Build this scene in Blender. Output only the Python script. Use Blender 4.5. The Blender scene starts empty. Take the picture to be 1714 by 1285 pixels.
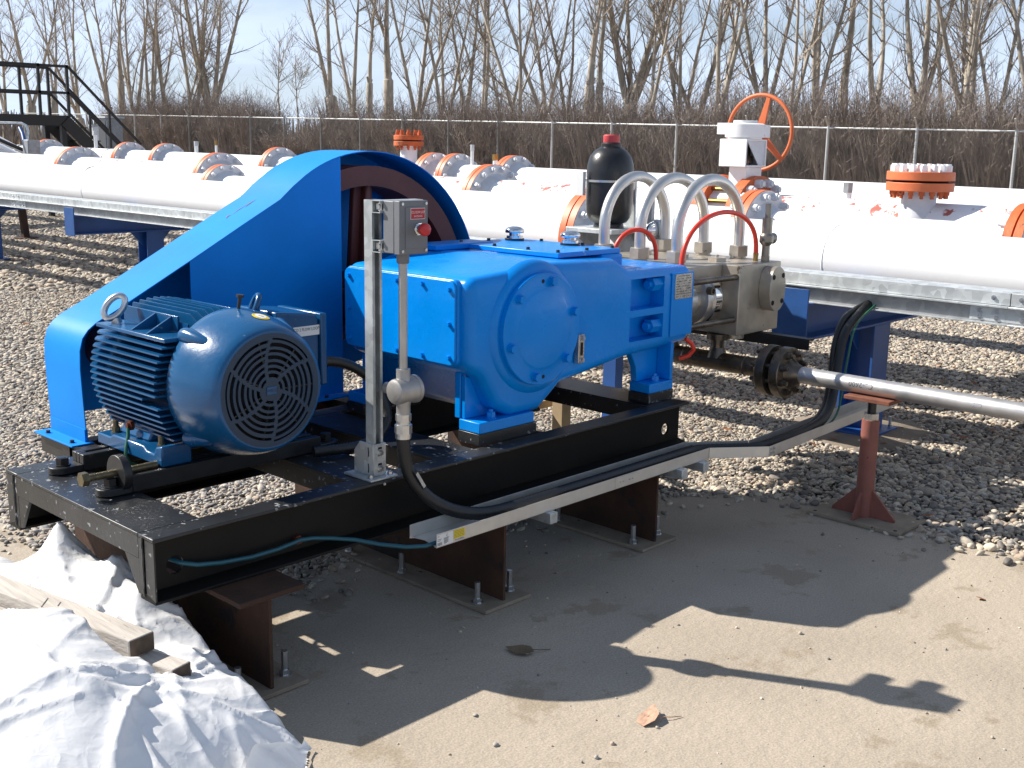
import bpy, bmesh, math, random
import numpy as np
from mathutils import Vector, Matrix
R = math.radians
scene = bpy.context.scene
COL = scene.collection

# ------------------------------------------------------------------ camera, world, sun, exposure
cam_d = bpy.data.cameras.new('camera')
cam = bpy.data.objects.new('camera', cam_d)
COL.objects.link(cam)
F_PX, PITCH, ROLL, YAW = 1906.27, 0.208972, 0.0178795, 0.758081
fw = Vector((math.cos(YAW) * math.cos(PITCH), math.sin(YAW) * math.cos(PITCH), -math.sin(PITCH)))
r0 = Vector((math.sin(YAW), -math.cos(YAW), 0))
u0 = r0.cross(fw)
r1 = r0 * math.cos(ROLL) + u0 * math.sin(ROLL)
u1 = -r0 * math.sin(ROLL) + u0 * math.cos(ROLL)
cam.matrix_world = Matrix(((r1.x, u1.x, -fw.x, 0), (r1.y, u1.y, -fw.y, 0), (r1.z, u1.z, -fw.z, 1.68), (0, 0, 0, 1)))
cam_d.sensor_width = 36
cam_d.lens = 36 * F_PX / 1714
cam_d.clip_start = 0.05
cam_d.clip_end = 3000
scene.camera = cam

SUNV = Vector((-0.55, 1.07, 1.0)).normalized()
sun_el = math.asin(SUNV.z)
sun_rot = math.atan2(SUNV.x, SUNV.y)
world = bpy.data.worlds.new('World')
scene.world = world
world.use_nodes = True
wn, wl = world.node_tree.nodes, world.node_tree.links
wn.clear()
wo = wn.new('ShaderNodeOutputWorld')
bg = wn.new('ShaderNodeBackground')
bg.inputs['Strength'].default_value = 0.05
sky = wn.new('ShaderNodeTexSky')
sky.sky_type = 'NISHITA'
sky.sun_disc = False
sky.sun_elevation = sun_el
sky.sun_rotation = sun_rot
sky.air_density = 1.0
sky.dust_density = 0.25
sky.ozone_density = 3.2
tc = wn.new('ShaderNodeTexCoord')
sep = wn.new('ShaderNodeSeparateXYZ')
wl.new(tc.outputs['Generated'], sep.inputs[0])
mx = wn.new('ShaderNodeMath'); mx.operation = 'MAXIMUM'; mx.inputs[1].default_value = 0.0
wl.new(sep.outputs['Z'], mx.inputs[0])
ad = wn.new('ShaderNodeMath'); ad.operation = 'ADD'; ad.inputs[1].default_value = 0.16
wl.new(mx.outputs[0], ad.inputs[0])
vd = wn.new('ShaderNodeVectorMath'); vd.operation = 'DIVIDE'
wl.new(tc.outputs['Generated'], vd.inputs[0])
cb = wn.new('ShaderNodeCombineXYZ')
wl.new(ad.outputs[0], cb.inputs[0]); wl.new(ad.outputs[0], cb.inputs[1]); cb.inputs[2].default_value = 1.0
wl.new(cb.outputs[0], vd.inputs[1])
cn = wn.new('ShaderNodeTexNoise')
cn.inputs['Scale'].default_value = 0.85
cn.inputs['Detail'].default_value = 8
cn.inputs['Roughness'].default_value = 0.58
cn.inputs['Distortion'].default_value = 0.35
wl.new(vd.outputs[0], cn.inputs['Vector'])
cr = wn.new('ShaderNodeValToRGB')
cr.color_ramp.elements[0].position = 0.36; cr.color_ramp.elements[0].color = (0, 0, 0, 1)
cr.color_ramp.elements[1].position = 0.60; cr.color_ramp.elements[1].color = (1, 1, 1, 1)
wl.new(cn.outputs['Fac'], cr.inputs[0])
cmx = wn.new('ShaderNodeMix'); cmx.data_type = 'RGBA'
# pale haze near the horizon, thin broken cloud above it
hz = wn.new('ShaderNodeMath'); hz.operation = 'MULTIPLY'; hz.inputs[1].default_value = -4.5
wl.new(mx.outputs[0], hz.inputs[0])
he = wn.new('ShaderNodeMath'); he.operation = 'EXPONENT'; wl.new(hz.outputs[0], he.inputs[0])
hm = wn.new('ShaderNodeMath'); hm.operation = 'MULTIPLY'; hm.inputs[1].default_value = 0.74; wl.new(he.outputs[0], hm.inputs[0])
cl = wn.new('ShaderNodeMath'); cl.operation = 'MULTIPLY_ADD'; cl.inputs[1].default_value = 0.42; cl.use_clamp = True
wl.new(cr.outputs['Color'], cl.inputs[0]); wl.new(hm.outputs[0], cl.inputs[2])
wl.new(cl.outputs[0], cmx.inputs['Factor'])
wl.new(sky.outputs['Color'], cmx.inputs['A'])
cmx.inputs['B'].default_value = (9.9, 11.7, 14.6, 1)
wl.new(cmx.outputs['Result'], bg.inputs['Color'])
wl.new(bg.outputs[0], wo.inputs[0])

sun_d = bpy.data.lights.new('sun', 'SUN')
sun_d.energy = 4.9
sun_d.angle = R(0.53)
sun_d.color = (1.0, 0.94, 0.85)
sun = bpy.data.objects.new('sun', sun_d)
COL.objects.link(sun)
sun.location = (-5, 10, 12)
sun.rotation_euler = SUNV.to_track_quat('Z', 'Y').to_euler()

vs = scene.view_settings
scene.display_settings.display_device = 'sRGB'
vs.view_transform = 'Standard'
vs.look = 'None'
vs.exposure = 0.75
vs.gamma = 1.0
vs.use_curve_mapping = False
scene.render.engine = 'CYCLES'
scene.cycles.max_bounces = 6

# ------------------------------------------------------------------ materials
def mat(name, col, rough=0.5, metal=0.0, var=0.0, vscale=6.0, bump=0.0, bscale=60.0, wear=None, wear_amt=0.0,
        wscale=9.0, wdetail=6.0, wrough=None, rvar=0.0, spec=0.5, coat=0.0, rand=0.0, trans=0.0, stretch=None, vor=None, cell=None):
    m = bpy.data.materials.new(name)
    m.use_nodes = True
    n, l = m.node_tree.nodes, m.node_tree.links
    b = n['Principled BSDF']
    b.inputs['Roughness'].default_value = rough
    b.inputs['Metallic'].default_value = metal
    b.inputs['Specular IOR Level'].default_value = spec
    if coat:
        b.inputs['Coat Weight'].default_value = coat
        b.inputs['Coat Roughness'].default_value = 0.12
    geo = n.new('ShaderNodeNewGeometry')
    pos = geo.outputs['Position']
    if stretch:
        vm = n.new('ShaderNodeVectorMath'); vm.operation = 'MULTIPLY'
        vm.inputs[1].default_value = stretch
        l.new(pos, vm.inputs[0]); pos = vm.outputs[0]
    def noise(scale, detail=4.0, rgh=0.55):
        t = n.new('ShaderNodeTexNoise')
        t.inputs['Scale'].default_value = scale
        t.inputs['Detail'].default_value = detail
        t.inputs['Roughness'].default_value = rgh
        l.new(pos, t.inputs['Vector'])
        return t.outputs['Fac']
    def maprange(v, a, b2, c, d):
        t = n.new('ShaderNodeMapRange')
        for i, x in enumerate((a, b2, c, d)):
            t.inputs[i + 1].default_value = x
        l.new(v, t.inputs[0])
        return t.outputs[0]
    c = None
    def rgb(x):
        t = n.new('ShaderNodeRGB'); t.outputs[0].default_value = (*x, 1); return t.outputs[0]
    c = rgb(col)
    def scale_col(c, fac):
        t = n.new('ShaderNodeVectorMath'); t.operation = 'SCALE'
        l.new(c, t.inputs[0]); l.new(fac, t.inputs['Scale'])
        return t.outputs[0]
    if var:
        c = scale_col(c, maprange(noise(vscale), 0.3, 0.7, 1 - var, 1 + var))
    if cell:
        v = n.new('ShaderNodeTexVoronoi'); v.inputs['Scale'].default_value = cell[0]
        l.new(pos, v.inputs['Vector'])
        sx = n.new('ShaderNodeSeparateColor'); l.new(v.outputs['Color'], sx.inputs[0])
        c = scale_col(c, maprange(sx.outputs[0], 0, 1, 1 - cell[1], 1 + cell[1]))
    if rand:
        oi = n.new('ShaderNodeObjectInfo')
        c = scale_col(c, maprange(oi.outputs['Random'], 0, 1, 1 - rand, 1 + rand))
    rout = None
    if wear:
        f = maprange(noise(wscale, wdetail, 0.65), 0.62 - wear_amt * 0.3, 0.66 - wear_amt * 0.27, 0, 1)
        t = n.new('ShaderNodeMix'); t.data_type = 'RGBA'
        l.new(f, t.inputs['Factor']); l.new(c, t.inputs['A']); t.inputs['B'].default_value = (*wear, 1)
        c = t.outputs['Result']
        if wrough is not None:
            rout = maprange(f, 0, 1, rough, wrough)
    l.new(c, b.inputs['Base Color'])
    if rvar and rout is None:
        rout = maprange(noise(vscale * 2.3, 5), 0.3, 0.7, max(0.02, rough - rvar), min(1, rough + rvar))
    if rout is not None:
        l.new(rout, b.inputs['Roughness'])
    if bump:
        bp = n.new('ShaderNodeBump')
        bp.inputs['Strength'].default_value = 1.0
        bp.inputs['Distance'].default_value = bump
        l.new(noise(bscale, 5), bp.inputs['Height'])
        l.new(bp.outputs[0], b.inputs['Normal'])
    if trans:
        b.inputs['Transmission Weight'].default_value = trans
    return m

BLUE = (0.0, 0.235, 0.74)
M = {}
M['pump_blue'] = mat('pump_blue', BLUE, 0.3, var=0.1, vscale=2.2, bump=0.0016, bscale=24, rvar=0.1, wear=(0.03, 0.06, 0.10), wear_amt=-0.3, wscale=11, wdetail=9, spec=0.26, coat=0.05)
M['pump_blue_dust'] = mat('pump_blue_dust', BLUE, 0.3, var=0.06, vscale=3, bump=0.001, bscale=40, wear=(0.45, 0.52, 0.6), wear_amt=-0.36, wscale=22, wdetail=2, spec=0.3, coat=0.05)
M['guard_blue'] = mat('guard_blue', (0.0, 0.225, 0.70), 0.5, spec=0.2, var=0.09, vscale=3, bump=0.002, bscale=5, wear=(0.08, 0.11, 0.15), wear_amt=-0.4, wscale=9, wdetail=8)
M['motor_blue'] = mat('motor_blue', (0.006, 0.078, 0.205), 0.24, var=0.1, vscale=5, bump=0.0006, bscale=70, rvar=0.05, spec=0.45, coat=0.1, wear=(0.11, 0.16, 0.2), wear_amt=-0.33, wscale=30, wdetail=3)
M['grille_blue'] = mat('grille_blue', (0.012, 0.036, 0.075), 0.42, var=0.08)
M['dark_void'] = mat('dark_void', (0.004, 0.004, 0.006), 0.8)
M['support_blue'] = mat('support_blue', (0.016, 0.075, 0.26), 0.42, var=0.16, vscale=4, wear=(0.06, 0.03, 0.025), wear_amt=-0.26, wscale=7, wrough=0.8)
M['end_blue'] = mat('end_blue', (0.018, 0.082, 0.27), 0.45, var=0.16, vscale=9, wear=(0.1, 0.035, 0.015), wear_amt=-0.16, wscale=8, wrough=0.85)
M['black_paint_lit'] = mat('black_paint_lit', (0.017, 0.0185, 0.021), 0.36, var=0.35, vscale=7, bump=0.0008, bscale=50, wear=(0.22, 0.23, 0.24), wear_amt=-0.12, wscale=42, wdetail=1.5, wrough=0.8)  # skid's lit faces: sun and sky sheen put into a lighter, bluer black
M['black_side_shaded'] = mat('black_side_shaded', (0.005, 0.0045, 0.004), 0.55, var=0.3, vscale=5, bump=0.0008, bscale=40, spec=0.25, wear=(0.03, 0.014, 0.007), wear_amt=-0.22, wscale=3.5, wrough=0.8)  # same skid paint for unlit faces, shade put into a darker black
M['rail_black'] = mat('rail_black', (0.016, 0.016, 0.017), 0.42, var=0.3, vscale=15, bump=0.0006, bscale=90, wear=(0.07, 0.055, 0.04), wear_amt=-0.16, wscale=14, wrough=0.8)
M['rust'] = mat('rust', (0.047, 0.02, 0.01), 0.8, var=0.5, vscale=5, bump=0.002, bscale=60, wear=(0.018, 0.012, 0.012), wear_amt=0.2, wscale=4)
M['dusty_steel'] = mat('dusty_steel', (0.27, 0.22, 0.165), 0.9, var=0.25, vscale=9, bump=0.002, bscale=60, wear=(0.09, 0.04, 0.02), wear_amt=-0.06, wscale=9)
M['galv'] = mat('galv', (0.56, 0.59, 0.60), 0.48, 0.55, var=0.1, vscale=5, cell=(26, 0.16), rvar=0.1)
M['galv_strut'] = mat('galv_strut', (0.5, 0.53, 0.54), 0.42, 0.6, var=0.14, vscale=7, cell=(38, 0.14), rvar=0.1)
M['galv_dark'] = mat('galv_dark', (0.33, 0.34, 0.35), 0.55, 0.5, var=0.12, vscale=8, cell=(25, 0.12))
M['alum'] = mat('alum', (0.62, 0.60, 0.56), 0.42, 0.6, var=0.06, vscale=14, bump=0.0004, bscale=120, rvar=0.08)
M['stainless'] = mat('stainless', (0.60, 0.59, 0.57), 0.36, 0.85, var=0.1, vscale=7, rvar=0.07)
M['pipe_steel'] = mat('pipe_steel', (0.60, 0.575, 0.55), 0.42, 0.8, var=0.1, vscale=6, rvar=0.08, wear=(0.3, 0.27, 0.24), wear_amt=-0.2, wscale=7)
M['steel_block'] = mat('steel_block', (0.43, 0.39, 0.33), 0.38, 0.55, var=0.2, vscale=9, rvar=0.1, bump=0.0005, bscale=140, wear=(0.14, 0.11, 0.08), wear_amt=-0.1, wscale=12)
M['dark_steel'] = mat('dark_steel', (0.15, 0.125, 0.10), 0.36, 0.8, var=0.35, vscale=14, rvar=0.14, bump=0.0007, bscale=90)
M['chrome'] = mat('chrome', (0.75, 0.75, 0.76), 0.09, 1.0)
M['zinc'] = mat('zinc', (0.55, 0.56, 0.57), 0.3, 0.9, var=0.1, vscale=40)
M['bronze_bolt'] = mat('bronze_bolt', (0.16, 0.13, 0.075), 0.45, 0.7, var=0.3, vscale=50)
M['brass'] = mat('brass', (0.32, 0.21, 0.075), 0.35, 0.9)
M['copper'] = mat('copper', (0.14, 0.04, 0.02), 0.5, 0.6, var=0.4, vscale=40)
M['white_paint'] = mat('white_paint', (0.82, 0.82, 0.83), 0.36, var=0.02, vscale=3, bump=0.0006, bscale=12, wear=(0.45, 0.42, 0.39), wear_amt=-0.22, wscale=5, wdetail=10)
M['white_flaked'] = mat('white_flaked', (0.82, 0.82, 0.83), 0.4, var=0.02, vscale=3, bump=0.0006, bscale=12, wear=(0.42, 0.13, 0.10), wear_amt=0.2, wscale=7.5, wdetail=9)
M['white_rusty'] = mat('white_rusty', (0.80, 0.80, 0.80), 0.42, var=0.03, vscale=4, wear=(0.16, 0.07, 0.03), wear_amt=-0.24, wscale=13, wdetail=6)
M['grey_face'] = mat('grey_face', (0.62, 0.63, 0.66), 0.45, var=0.08, vscale=12)
M['orange'] = mat('orange', (0.62, 0.15, 0.05), 0.5, var=0.1, vscale=12, wear=(0.2, 0.06, 0.03), wear_amt=-0.26, wscale=16)
M['orange_rusty'] = mat('orange_rusty', (0.55, 0.12, 0.03), 0.6, var=0.2, vscale=12, bump=0.002, bscale=70, wear=(0.16, 0.05, 0.025), wear_amt=0.04, wscale=17)
M['maroon'] = mat('maroon', (0.105, 0.022, 0.018), 0.55, var=0.15, vscale=8, bump=0.001, bscale=50)
M['red_primer'] = mat('red_primer', (0.23, 0.08, 0.06), 0.6, var=0.14, vscale=9, bump=0.001, bscale=50, wear=(0.09, 0.035, 0.025), wear_amt=-0.14, wscale=13)
M['red'] = mat('red', (0.5, 0.02, 0.025), 0.35, var=0.05)
M['red_cap'] = mat('red_cap', (0.52, 0.05, 0.055), 0.5, var=0.08)
M['hose_red'] = mat('hose_red', (0.75, 0.045, 0.02), 0.35)
M['rubber'] = mat('rubber', (0.012, 0.012, 0.013), 0.42, var=0.2, vscale=40, bump=0.0008, bscale=160)
M['acc_black'] = mat('acc_black', (0.014, 0.014, 0.016), 0.33, var=0.15, vscale=10, bump=0.0006, bscale=90, wear=(0.09, 0.09, 0.09), wear_amt=-0.42, wscale=30)
M['teal_wire'] = mat('teal_wire', (0.01, 0.085, 0.12), 0.4)
M['green_wire'] = mat('green_wire', (0.015, 0.12, 0.07), 0.4)
M['box_grey'] = mat('box_grey', (0.085, 0.09, 0.10), 0.5, var=0.08, vscale=20, bump=0.0006, bscale=220)
M['box_light'] = mat('box_light', (0.27, 0.285, 0.31), 0.5, var=0.06, vscale=20, bump=0.0004, bscale=220)
M['label_white'] = mat('label_white', (0.74, 0.74, 0.72), 0.5)
M['label_yellow'] = mat('label_yellow', (0.72, 0.55, 0.03), 0.45, var=0.05)
M['label_red'] = mat('label_red', (0.42, 0.012, 0.025), 0.4)
M['ink'] = mat('ink', (0.02, 0.02, 0.025), 0.6)
M['ink_white'] = mat('ink_white', (0.8, 0.78, 0.76), 0.5)
M['plate_alu'] = mat('plate_alu', (0.5, 0.48, 0.45), 0.3, 0.8, var=0.2, vscale=30, wear=(0.3, 0.28, 0.26), wear_amt=-0.1, wscale=60, rvar=0.1)
M['stile_black'] = mat('stile_black', (0.012, 0.01, 0.01), 0.5, var=0.3, vscale=4)
M['fence_galv'] = mat('fence_galv', (0.5, 0.52, 0.53), 0.5, 0.4, var=0.1, vscale=3)
M['fence_wire'] = mat('fence_wire', (0.20, 0.205, 0.21), 0.55, 0.3)
M['fence_dark'] = mat('fence_dark', (0.2, 0.2, 0.2), 0.6, 0.2)
M['bark'] = mat('bark', (0.42, 0.37, 0.305), 0.9, var=0.42, vscale=1.6, stretch=(3, 3, 0.8))
M['twig'] = mat('twig', (0.34, 0.285, 0.23), 0.9, var=0.3, vscale=1.2)
M['shrub'] = mat('shrub', (0.245, 0.205, 0.178), 0.95, var=0.45, vscale=1.4)
M['dry_leaf'] = mat('dry_leaf', (0.24, 0.10, 0.045), 0.8, var=0.5, vscale=5)
M['big_leaf'] = mat('big_leaf', (0.42, 0.26, 0.18), 0.8, var=0.3, vscale=60, wear=(0.16, 0.07, 0.05), wear_amt=0.0, wscale=90)
M['litter'] = mat('litter', (0.30, 0.21, 0.14), 0.95, var=0.5, vscale=2.2, bump=0.02, bscale=14)
M['dry_grass'] = mat('dry_grass', (0.24, 0.18, 0.10), 0.95, var=0.35, vscale=0.6, bump=0.02, bscale=9)
M['soil'] = mat('soil', (0.17, 0.125, 0.075), 0.95, var=0.4, vscale=2.5, bump=0.05, bscale=7, wear=(0.10, 0.11, 0.045), wear_amt=0.06, wscale=1.6)
M['gravel_base'] = mat('gravel_base', (0.10, 0.088, 0.073), 0.95, var=0.4, vscale=30, bump=0.012, bscale=55, cell=(42, 0.5))
M['concrete'] = mat('concrete', (0.19, 0.155, 0.12), 0.93, var=0.18, vscale=5, bump=0.01, bscale=9)
M['wood'] = mat('wood', (0.47, 0.43, 0.385), 0.8, var=0.22, vscale=9, stretch=(7, 0.55, 7), bump=0.002, bscale=30, wear=(0.2, 0.14, 0.09), wear_amt=-0.14, wscale=14)
M['wood_end'] = mat('wood_end', (0.085, 0.06, 0.042), 0.9, var=0.3, vscale=40)
M['tan_wood'] = mat('tan_wood', (0.36, 0.27, 0.16), 0.8, var=0.15, vscale=10)
M['pale_grey'] = mat('pale_grey', (0.5, 0.52, 0.54), 0.6, var=0.05)

def pebble_mat():
    m = bpy.data.materials.new('pebble'); m.use_nodes = True
    n, l = m.node_tree.nodes, m.node_tree.links
    b = n['Principled BSDF']; b.inputs['Roughness'].default_value = 0.72
    b.inputs['Specular IOR Level'].default_value = 0.35
    oi = n.new('ShaderNodeObjectInfo')
    rp = n.new('ShaderNodeValToRGB'); rp.color_ramp.interpolation = 'LINEAR'
    e = rp.color_ramp.elements
    e[0].position = 0.0; e[0].color = (0.10, 0.09, 0.08, 1)
    e[1].position = 1.0; e[1].color = (0.42, 0.37, 0.29, 1)
    for p, c in ((0.15, (0.14, 0.125, 0.11, 1)), (0.3, (0.21, 0.185, 0.155, 1)), (0.45, (0.26, 0.20, 0.15, 1)), (0.6, (0.30, 0.265, 0.21, 1)), (0.78, (0.24, 0.225, 0.205, 1)), (0.9, (0.36, 0.31, 0.24, 1))):
        q = e.new(p); q.color = c
    l.new(oi.outputs['Random'], rp.inputs[0])
    geo = n.new('ShaderNodeNewGeometry')
    t = n.new('ShaderNodeTexNoise'); t.inputs['Scale'].default_value = 90; t.inputs['Detail'].default_value = 3
    l.new(geo.outputs['Position'], t.inputs['Vector'])
    mr = n.new('ShaderNodeMapRange')
    for i, x in enumerate((0.3, 0.7, 1.25, 1.72)): mr.inputs[i + 1].default_value = x
    l.new(t.outputs['Fac'], mr.inputs[0])
    sc = n.new('ShaderNodeVectorMath'); sc.operation = 'SCALE'
    l.new(rp.outputs[0], sc.inputs[0]); l.new(mr.outputs[0], sc.inputs['Scale'])
    l.new(sc.outputs[0], b.inputs['Base Color'])
    return m
M['pebble'] = pebble_mat()

def pad_mat():
    m = mat('pad_earth', (0.37, 0.315, 0.248), 0.95, var=0.13, vscale=1.3, bump=0.005, bscale=26, wear=(0.30, 0.245, 0.18), wear_amt=0.15, wscale=3.0, wdetail=9)
    n, l = m.node_tree.nodes, m.node_tree.links
    # fine sandy speckle on top of the broad tone
    b = n['Principled BSDF']; src = b.inputs['Base Color'].links[0].from_socket
    geo = n.new('ShaderNodeNewGeometry')
    t = n.new('ShaderNodeTexNoise'); t.inputs['Scale'].default_value = 150; t.inputs['Detail'].default_value = 4
    l.new(geo.outputs['Position'], t.inputs['Vector'])
    mr = n.new('ShaderNodeMapRange')
    for i, x in enumerate((0.3, 0.7, 0.8, 1.2)): mr.inputs[i + 1].default_value = x
    l.new(t.outputs['Fac'], mr.inputs[0])
    sc = n.new('ShaderNodeVectorMath'); sc.operation = 'SCALE'
    l.new(src, sc.inputs[0]); l.new(mr.outputs[0], sc.inputs['Scale'])
    l.new(sc.outputs[0], b.inputs['Base Color'])
    return m
M['pad_earth'] = pad_mat()

def tarp_mat():
    m = mat('tarp_white', (0.86, 0.86, 0.865), 0.36, var=0.02, vscale=4, wear=(0.42, 0.33, 0.22), wear_amt=-0.24, wscale=4.5, wdetail=9)
    n, l = m.node_tree.nodes, m.node_tree.links
    b = n['Principled BSDF']; out = n['Material Output']
    geo = n.new('ShaderNodeNewGeometry')
    prev = None
    # sharp creases: the folded absolute value of a noise, at three sizes
    for sc, dist in ((3.6, 0.020), (9.0, 0.009), (30.0, 0.0016)):
        t = n.new('ShaderNodeTexNoise'); t.inputs['Scale'].default_value = sc; t.inputs['Detail'].default_value = 1.5; t.inputs['Distortion'].default_value = 0.6
        l.new(geo.outputs['Position'], t.inputs['Vector'])
        s1 = n.new('ShaderNodeMath'); s1.operation = 'SUBTRACT'; s1.inputs[1].default_value = 0.5; l.new(t.outputs['Fac'], s1.inputs[0])
        s2 = n.new('ShaderNodeMath'); s2.operation = 'ABSOLUTE'; l.new(s1.outputs[0], s2.inputs[0])
        bp = n.new('ShaderNodeBump'); bp.inputs['Strength'].default_value = 1.0; bp.inputs['Distance'].default_value = dist; bp.invert = True
        l.new(s2.outputs[0], bp.inputs['Height'])
        if prev: l.new(prev, bp.inputs['Normal'])
        prev = bp.outputs[0]
    l.new(prev, b.inputs['Normal'])
    tr = n.new('ShaderNodeBsdfTranslucent'); tr.inputs['Color'].default_value = (0.75, 0.75, 0.75, 1)
    l.new(prev, tr.inputs['Normal'])
    mx = n.new('ShaderNodeMixShader'); mx.inputs[0].default_value = 0.10
    l.new(b.outputs[0], mx.inputs[1]); l.new(tr.outputs[0], mx.inputs[2]); l.new(mx.outputs[0], out.inputs[0])
    return m
M['tarp'] = tarp_mat()

# ------------------------------------------------------------------ mesh helpers
def V(*a):
    return Vector(a[0]) if len(a) == 1 else Vector(a)

def frame(d):
    d = Vector(d).normalized()
    a = Vector((0, 0, 1)) if abs(d.z) < 0.95 else Vector((1, 0, 0))
    x = a.cross(d).normalized()
    return x, d.cross(x), d

class MB:
    def __init__(s):
        s.v, s.f = [], []
    def add(s, vs, fs):
        o = len(s.v)
        s.v += [tuple(p) for p in vs]
        s.f += [tuple(i + o for i in f) for f in fs]
        return s
    def box(s, x0, x1, y0, y1, z0, z1):
        vs = [(x, y, z) for z in (z0, z1) for y in (y0, y1) for x in (x0, x1)]
        return s.add(vs, [(0, 2, 3, 1), (4, 5, 7, 6), (0, 1, 5, 4), (2, 6, 7, 3), (0, 4, 6, 2), (1, 3, 7, 5)])
    def bar(s, p, q, w, h, up=(0, 0, 1)):
        p, q = Vector(p), Vector(q)
        d = (q - p).normalized(); up = Vector(up)
        x = d.cross(up).normalized(); y = x.cross(d)
        vs = [c + x * (w / 2 * a) + y * (h / 2 * b) for c in (p, q) for a, b in ((-1, -1), (1, -1), (1, 1), (-1, 1))]
        return s.add(vs, [(0, 1, 2, 3), (7, 6, 5, 4), (0, 4, 5, 1), (1, 5, 6, 2), (2, 6, 7, 3), (3, 7, 4, 0)])
    def cyl(s, p, q, r, r2=None, n=16, caps=True, rot=0):
        p, q = Vector(p), Vector(q)
        r2 = r if r2 is None else r2
        x, y, d = frame(q - p)
        vs = []
        for c, rr in ((p, r), (q, r2)):
            for i in range(n):
                a = 2 * math.pi * i / n + rot
                vs.append(c + x * (rr * math.cos(a)) + y * (rr * math.sin(a)))
        fs = [(i, (i + 1) % n, n + (i + 1) % n, n + i) for i in range(n)]
        if caps:
            fs += [tuple(reversed(range(n))), tuple(range(n, 2 * n))]
        return s.add(vs, fs)
    def hexa(s, p, d, r, h):
        d = Vector(d).normalized()
        return s.cyl(p, Vector(p) + d * h, r, n=6)
    def lathe(s, o, axis, prof, n=24):
        o = Vector(o); x, y, d = frame(axis)
        rings, vs, fs = [], [], []
        for r, h in prof:
            if r < 1e-6:
                rings.append([len(vs)]); vs.append(o + d * h)
            else:
                rings.append(list(range(len(vs), len(vs) + n)))
                for i in range(n):
                    a = 2 * math.pi * i / n
                    vs.append(o + d * h + x * (r * math.cos(a)) + y * (r * math.sin(a)))
        for A, B in zip(rings, rings[1:]):
            for i in range(n):
                j = (i + 1) % n
                if len(A) == 1 and len(B) == 1: continue
                if len(A) == 1: fs.append((A[0], B[j], B[i]))
                elif len(B) == 1: fs.append((A[i], A[j], B[0]))
                else: fs.append((A[i], A[j], B[j], B[i]))
        return s.add(vs, fs)
    def tube(s, pts, r, n=8, caps=True, closed=False):
        pts = [Vector(p) for p in pts]
        m = len(pts)
        rs = r if isinstance(r, (list, tuple)) else [r] * m
        vs, fs = [], []
        x = None
        for i in range(m):
            if closed: t = pts[(i + 1) % m] - pts[i - 1]
            else: t = pts[min(i + 1, m - 1)] - pts[max(i - 1, 0)]
            t = t.normalized()
            if x is None:
                x, y, _ = frame(t)
            else:
                x = (x - t * x.dot(t)).normalized()
            y = t.cross(x)
            for k in range(n):
                a = 2 * math.pi * k / n
                vs.append(pts[i] + x * (rs[i] * math.cos(a)) + y * (rs[i] * math.sin(a)))
        for i in range(m if closed else m - 1):
            a, b = i * n, ((i + 1) % m) * n
            for k in range(n):
                fs.append((a + k, a + (k + 1) % n, b + (k + 1) % n, b + k))
        if caps and not closed:
            fs += [tuple(reversed(range(n))), tuple(range((m - 1) * n, m * n))]
        return s.add(vs, fs)
    def prism(s, poly, plane, a, b):
        def P(u, v, w):
            return {'xz': (u, w, v), 'xy': (u, v, w), 'yz': (w, u, v)}[plane]
        area = sum(poly[i][0] * poly[(i + 1) % len(poly)][1] - poly[(i + 1) % len(poly)][0] * poly[i][1] for i in range(len(poly)))
        if area < 0: poly = list(reversed(poly))
        n = len(poly)
        vs = [P(u, v, a) for u, v in poly] + [P(u, v, b) for u, v in poly]
        fs = [tuple(reversed(range(n))), tuple(range(n, 2 * n))] + [(i, (i + 1) % n, n + (i + 1) % n, n + i) for i in range(n)]
        if (plane == 'xz') == (b > a):
            fs = [tuple(reversed(f)) for f in fs]
        return s.add(vs, fs)
    def mesh(s, name):
        me = bpy.data.meshes.new(name)
        me.from_pydata(s.v, [], s.f)
        me.update()
        return me

ORG = {}
def org_of(o):
    return ORG.get(o.name, Vector((0, 0, 0))) if o else Vector((0, 0, 0))

def finish(o, material, smooth=None, bevel=0, seg=2, fix=True):
    me = o.data
    if fix:
        bm = bmesh.new(); bm.from_mesh(me); bmesh.ops.recalc_face_normals(bm, faces=bm.faces); bm.to_mesh(me); bm.free()
    if material is not None:
        me.materials.append(M[material] if isinstance(material, str) else material)
    if smooth:
        me.shade_smooth()
        if smooth < 179: me.set_sharp_from_angle(angle=R(smooth))
    if bevel:
        b = o.modifiers.new('bevel', 'BEVEL'); b.width = bevel; b.segments = seg
        b.limit_method = 'ANGLE'; b.angle_limit = R(40); b.harden_normals = False
        me.shade_smooth()
        me.set_sharp_from_angle(angle=R(40))
    return o

def build(mb, name, material, parent=None, smooth=None, bevel=0, seg=2, base=None, fix=True):
    """Link one mesh object. Vertices are in world space; they are stored relative to the thing's own base point."""
    if parent is not None:
        org = org_of(parent)
    elif base is not None:
        org = Vector(base)
    else:
        a = np.array(mb.v); org = Vector(((a[:, 0].min() + a[:, 0].max()) / 2, (a[:, 1].min() + a[:, 1].max()) / 2, a[:, 2].min()))
    mb.v = [(p[0] - org.x, p[1] - org.y, p[2] - org.z) for p in mb.v]
    o = bpy.data.objects.new(name, mb.mesh(name))
    COL.objects.link(o)
    if parent is not None: o.parent = parent
    else: o.location = org
    ORG[o.name] = org
    return finish(o, material, smooth, bevel, seg, fix)

def tag(o, label=None, cat=None, group=None, kind=None):
    for k, v in (('label', label), ('category', cat), ('group', group), ('kind', kind)):
        if v: o[k] = v
    return o

def thing(name, loc, label, cat, group=None):
    o = bpy.data.objects.new(name, None)
    o.empty_display_size = 0.1
    COL.objects.link(o)
    o.location = loc
    ORG[o.name] = Vector(loc)
    return tag(o, label, cat, group)

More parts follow.
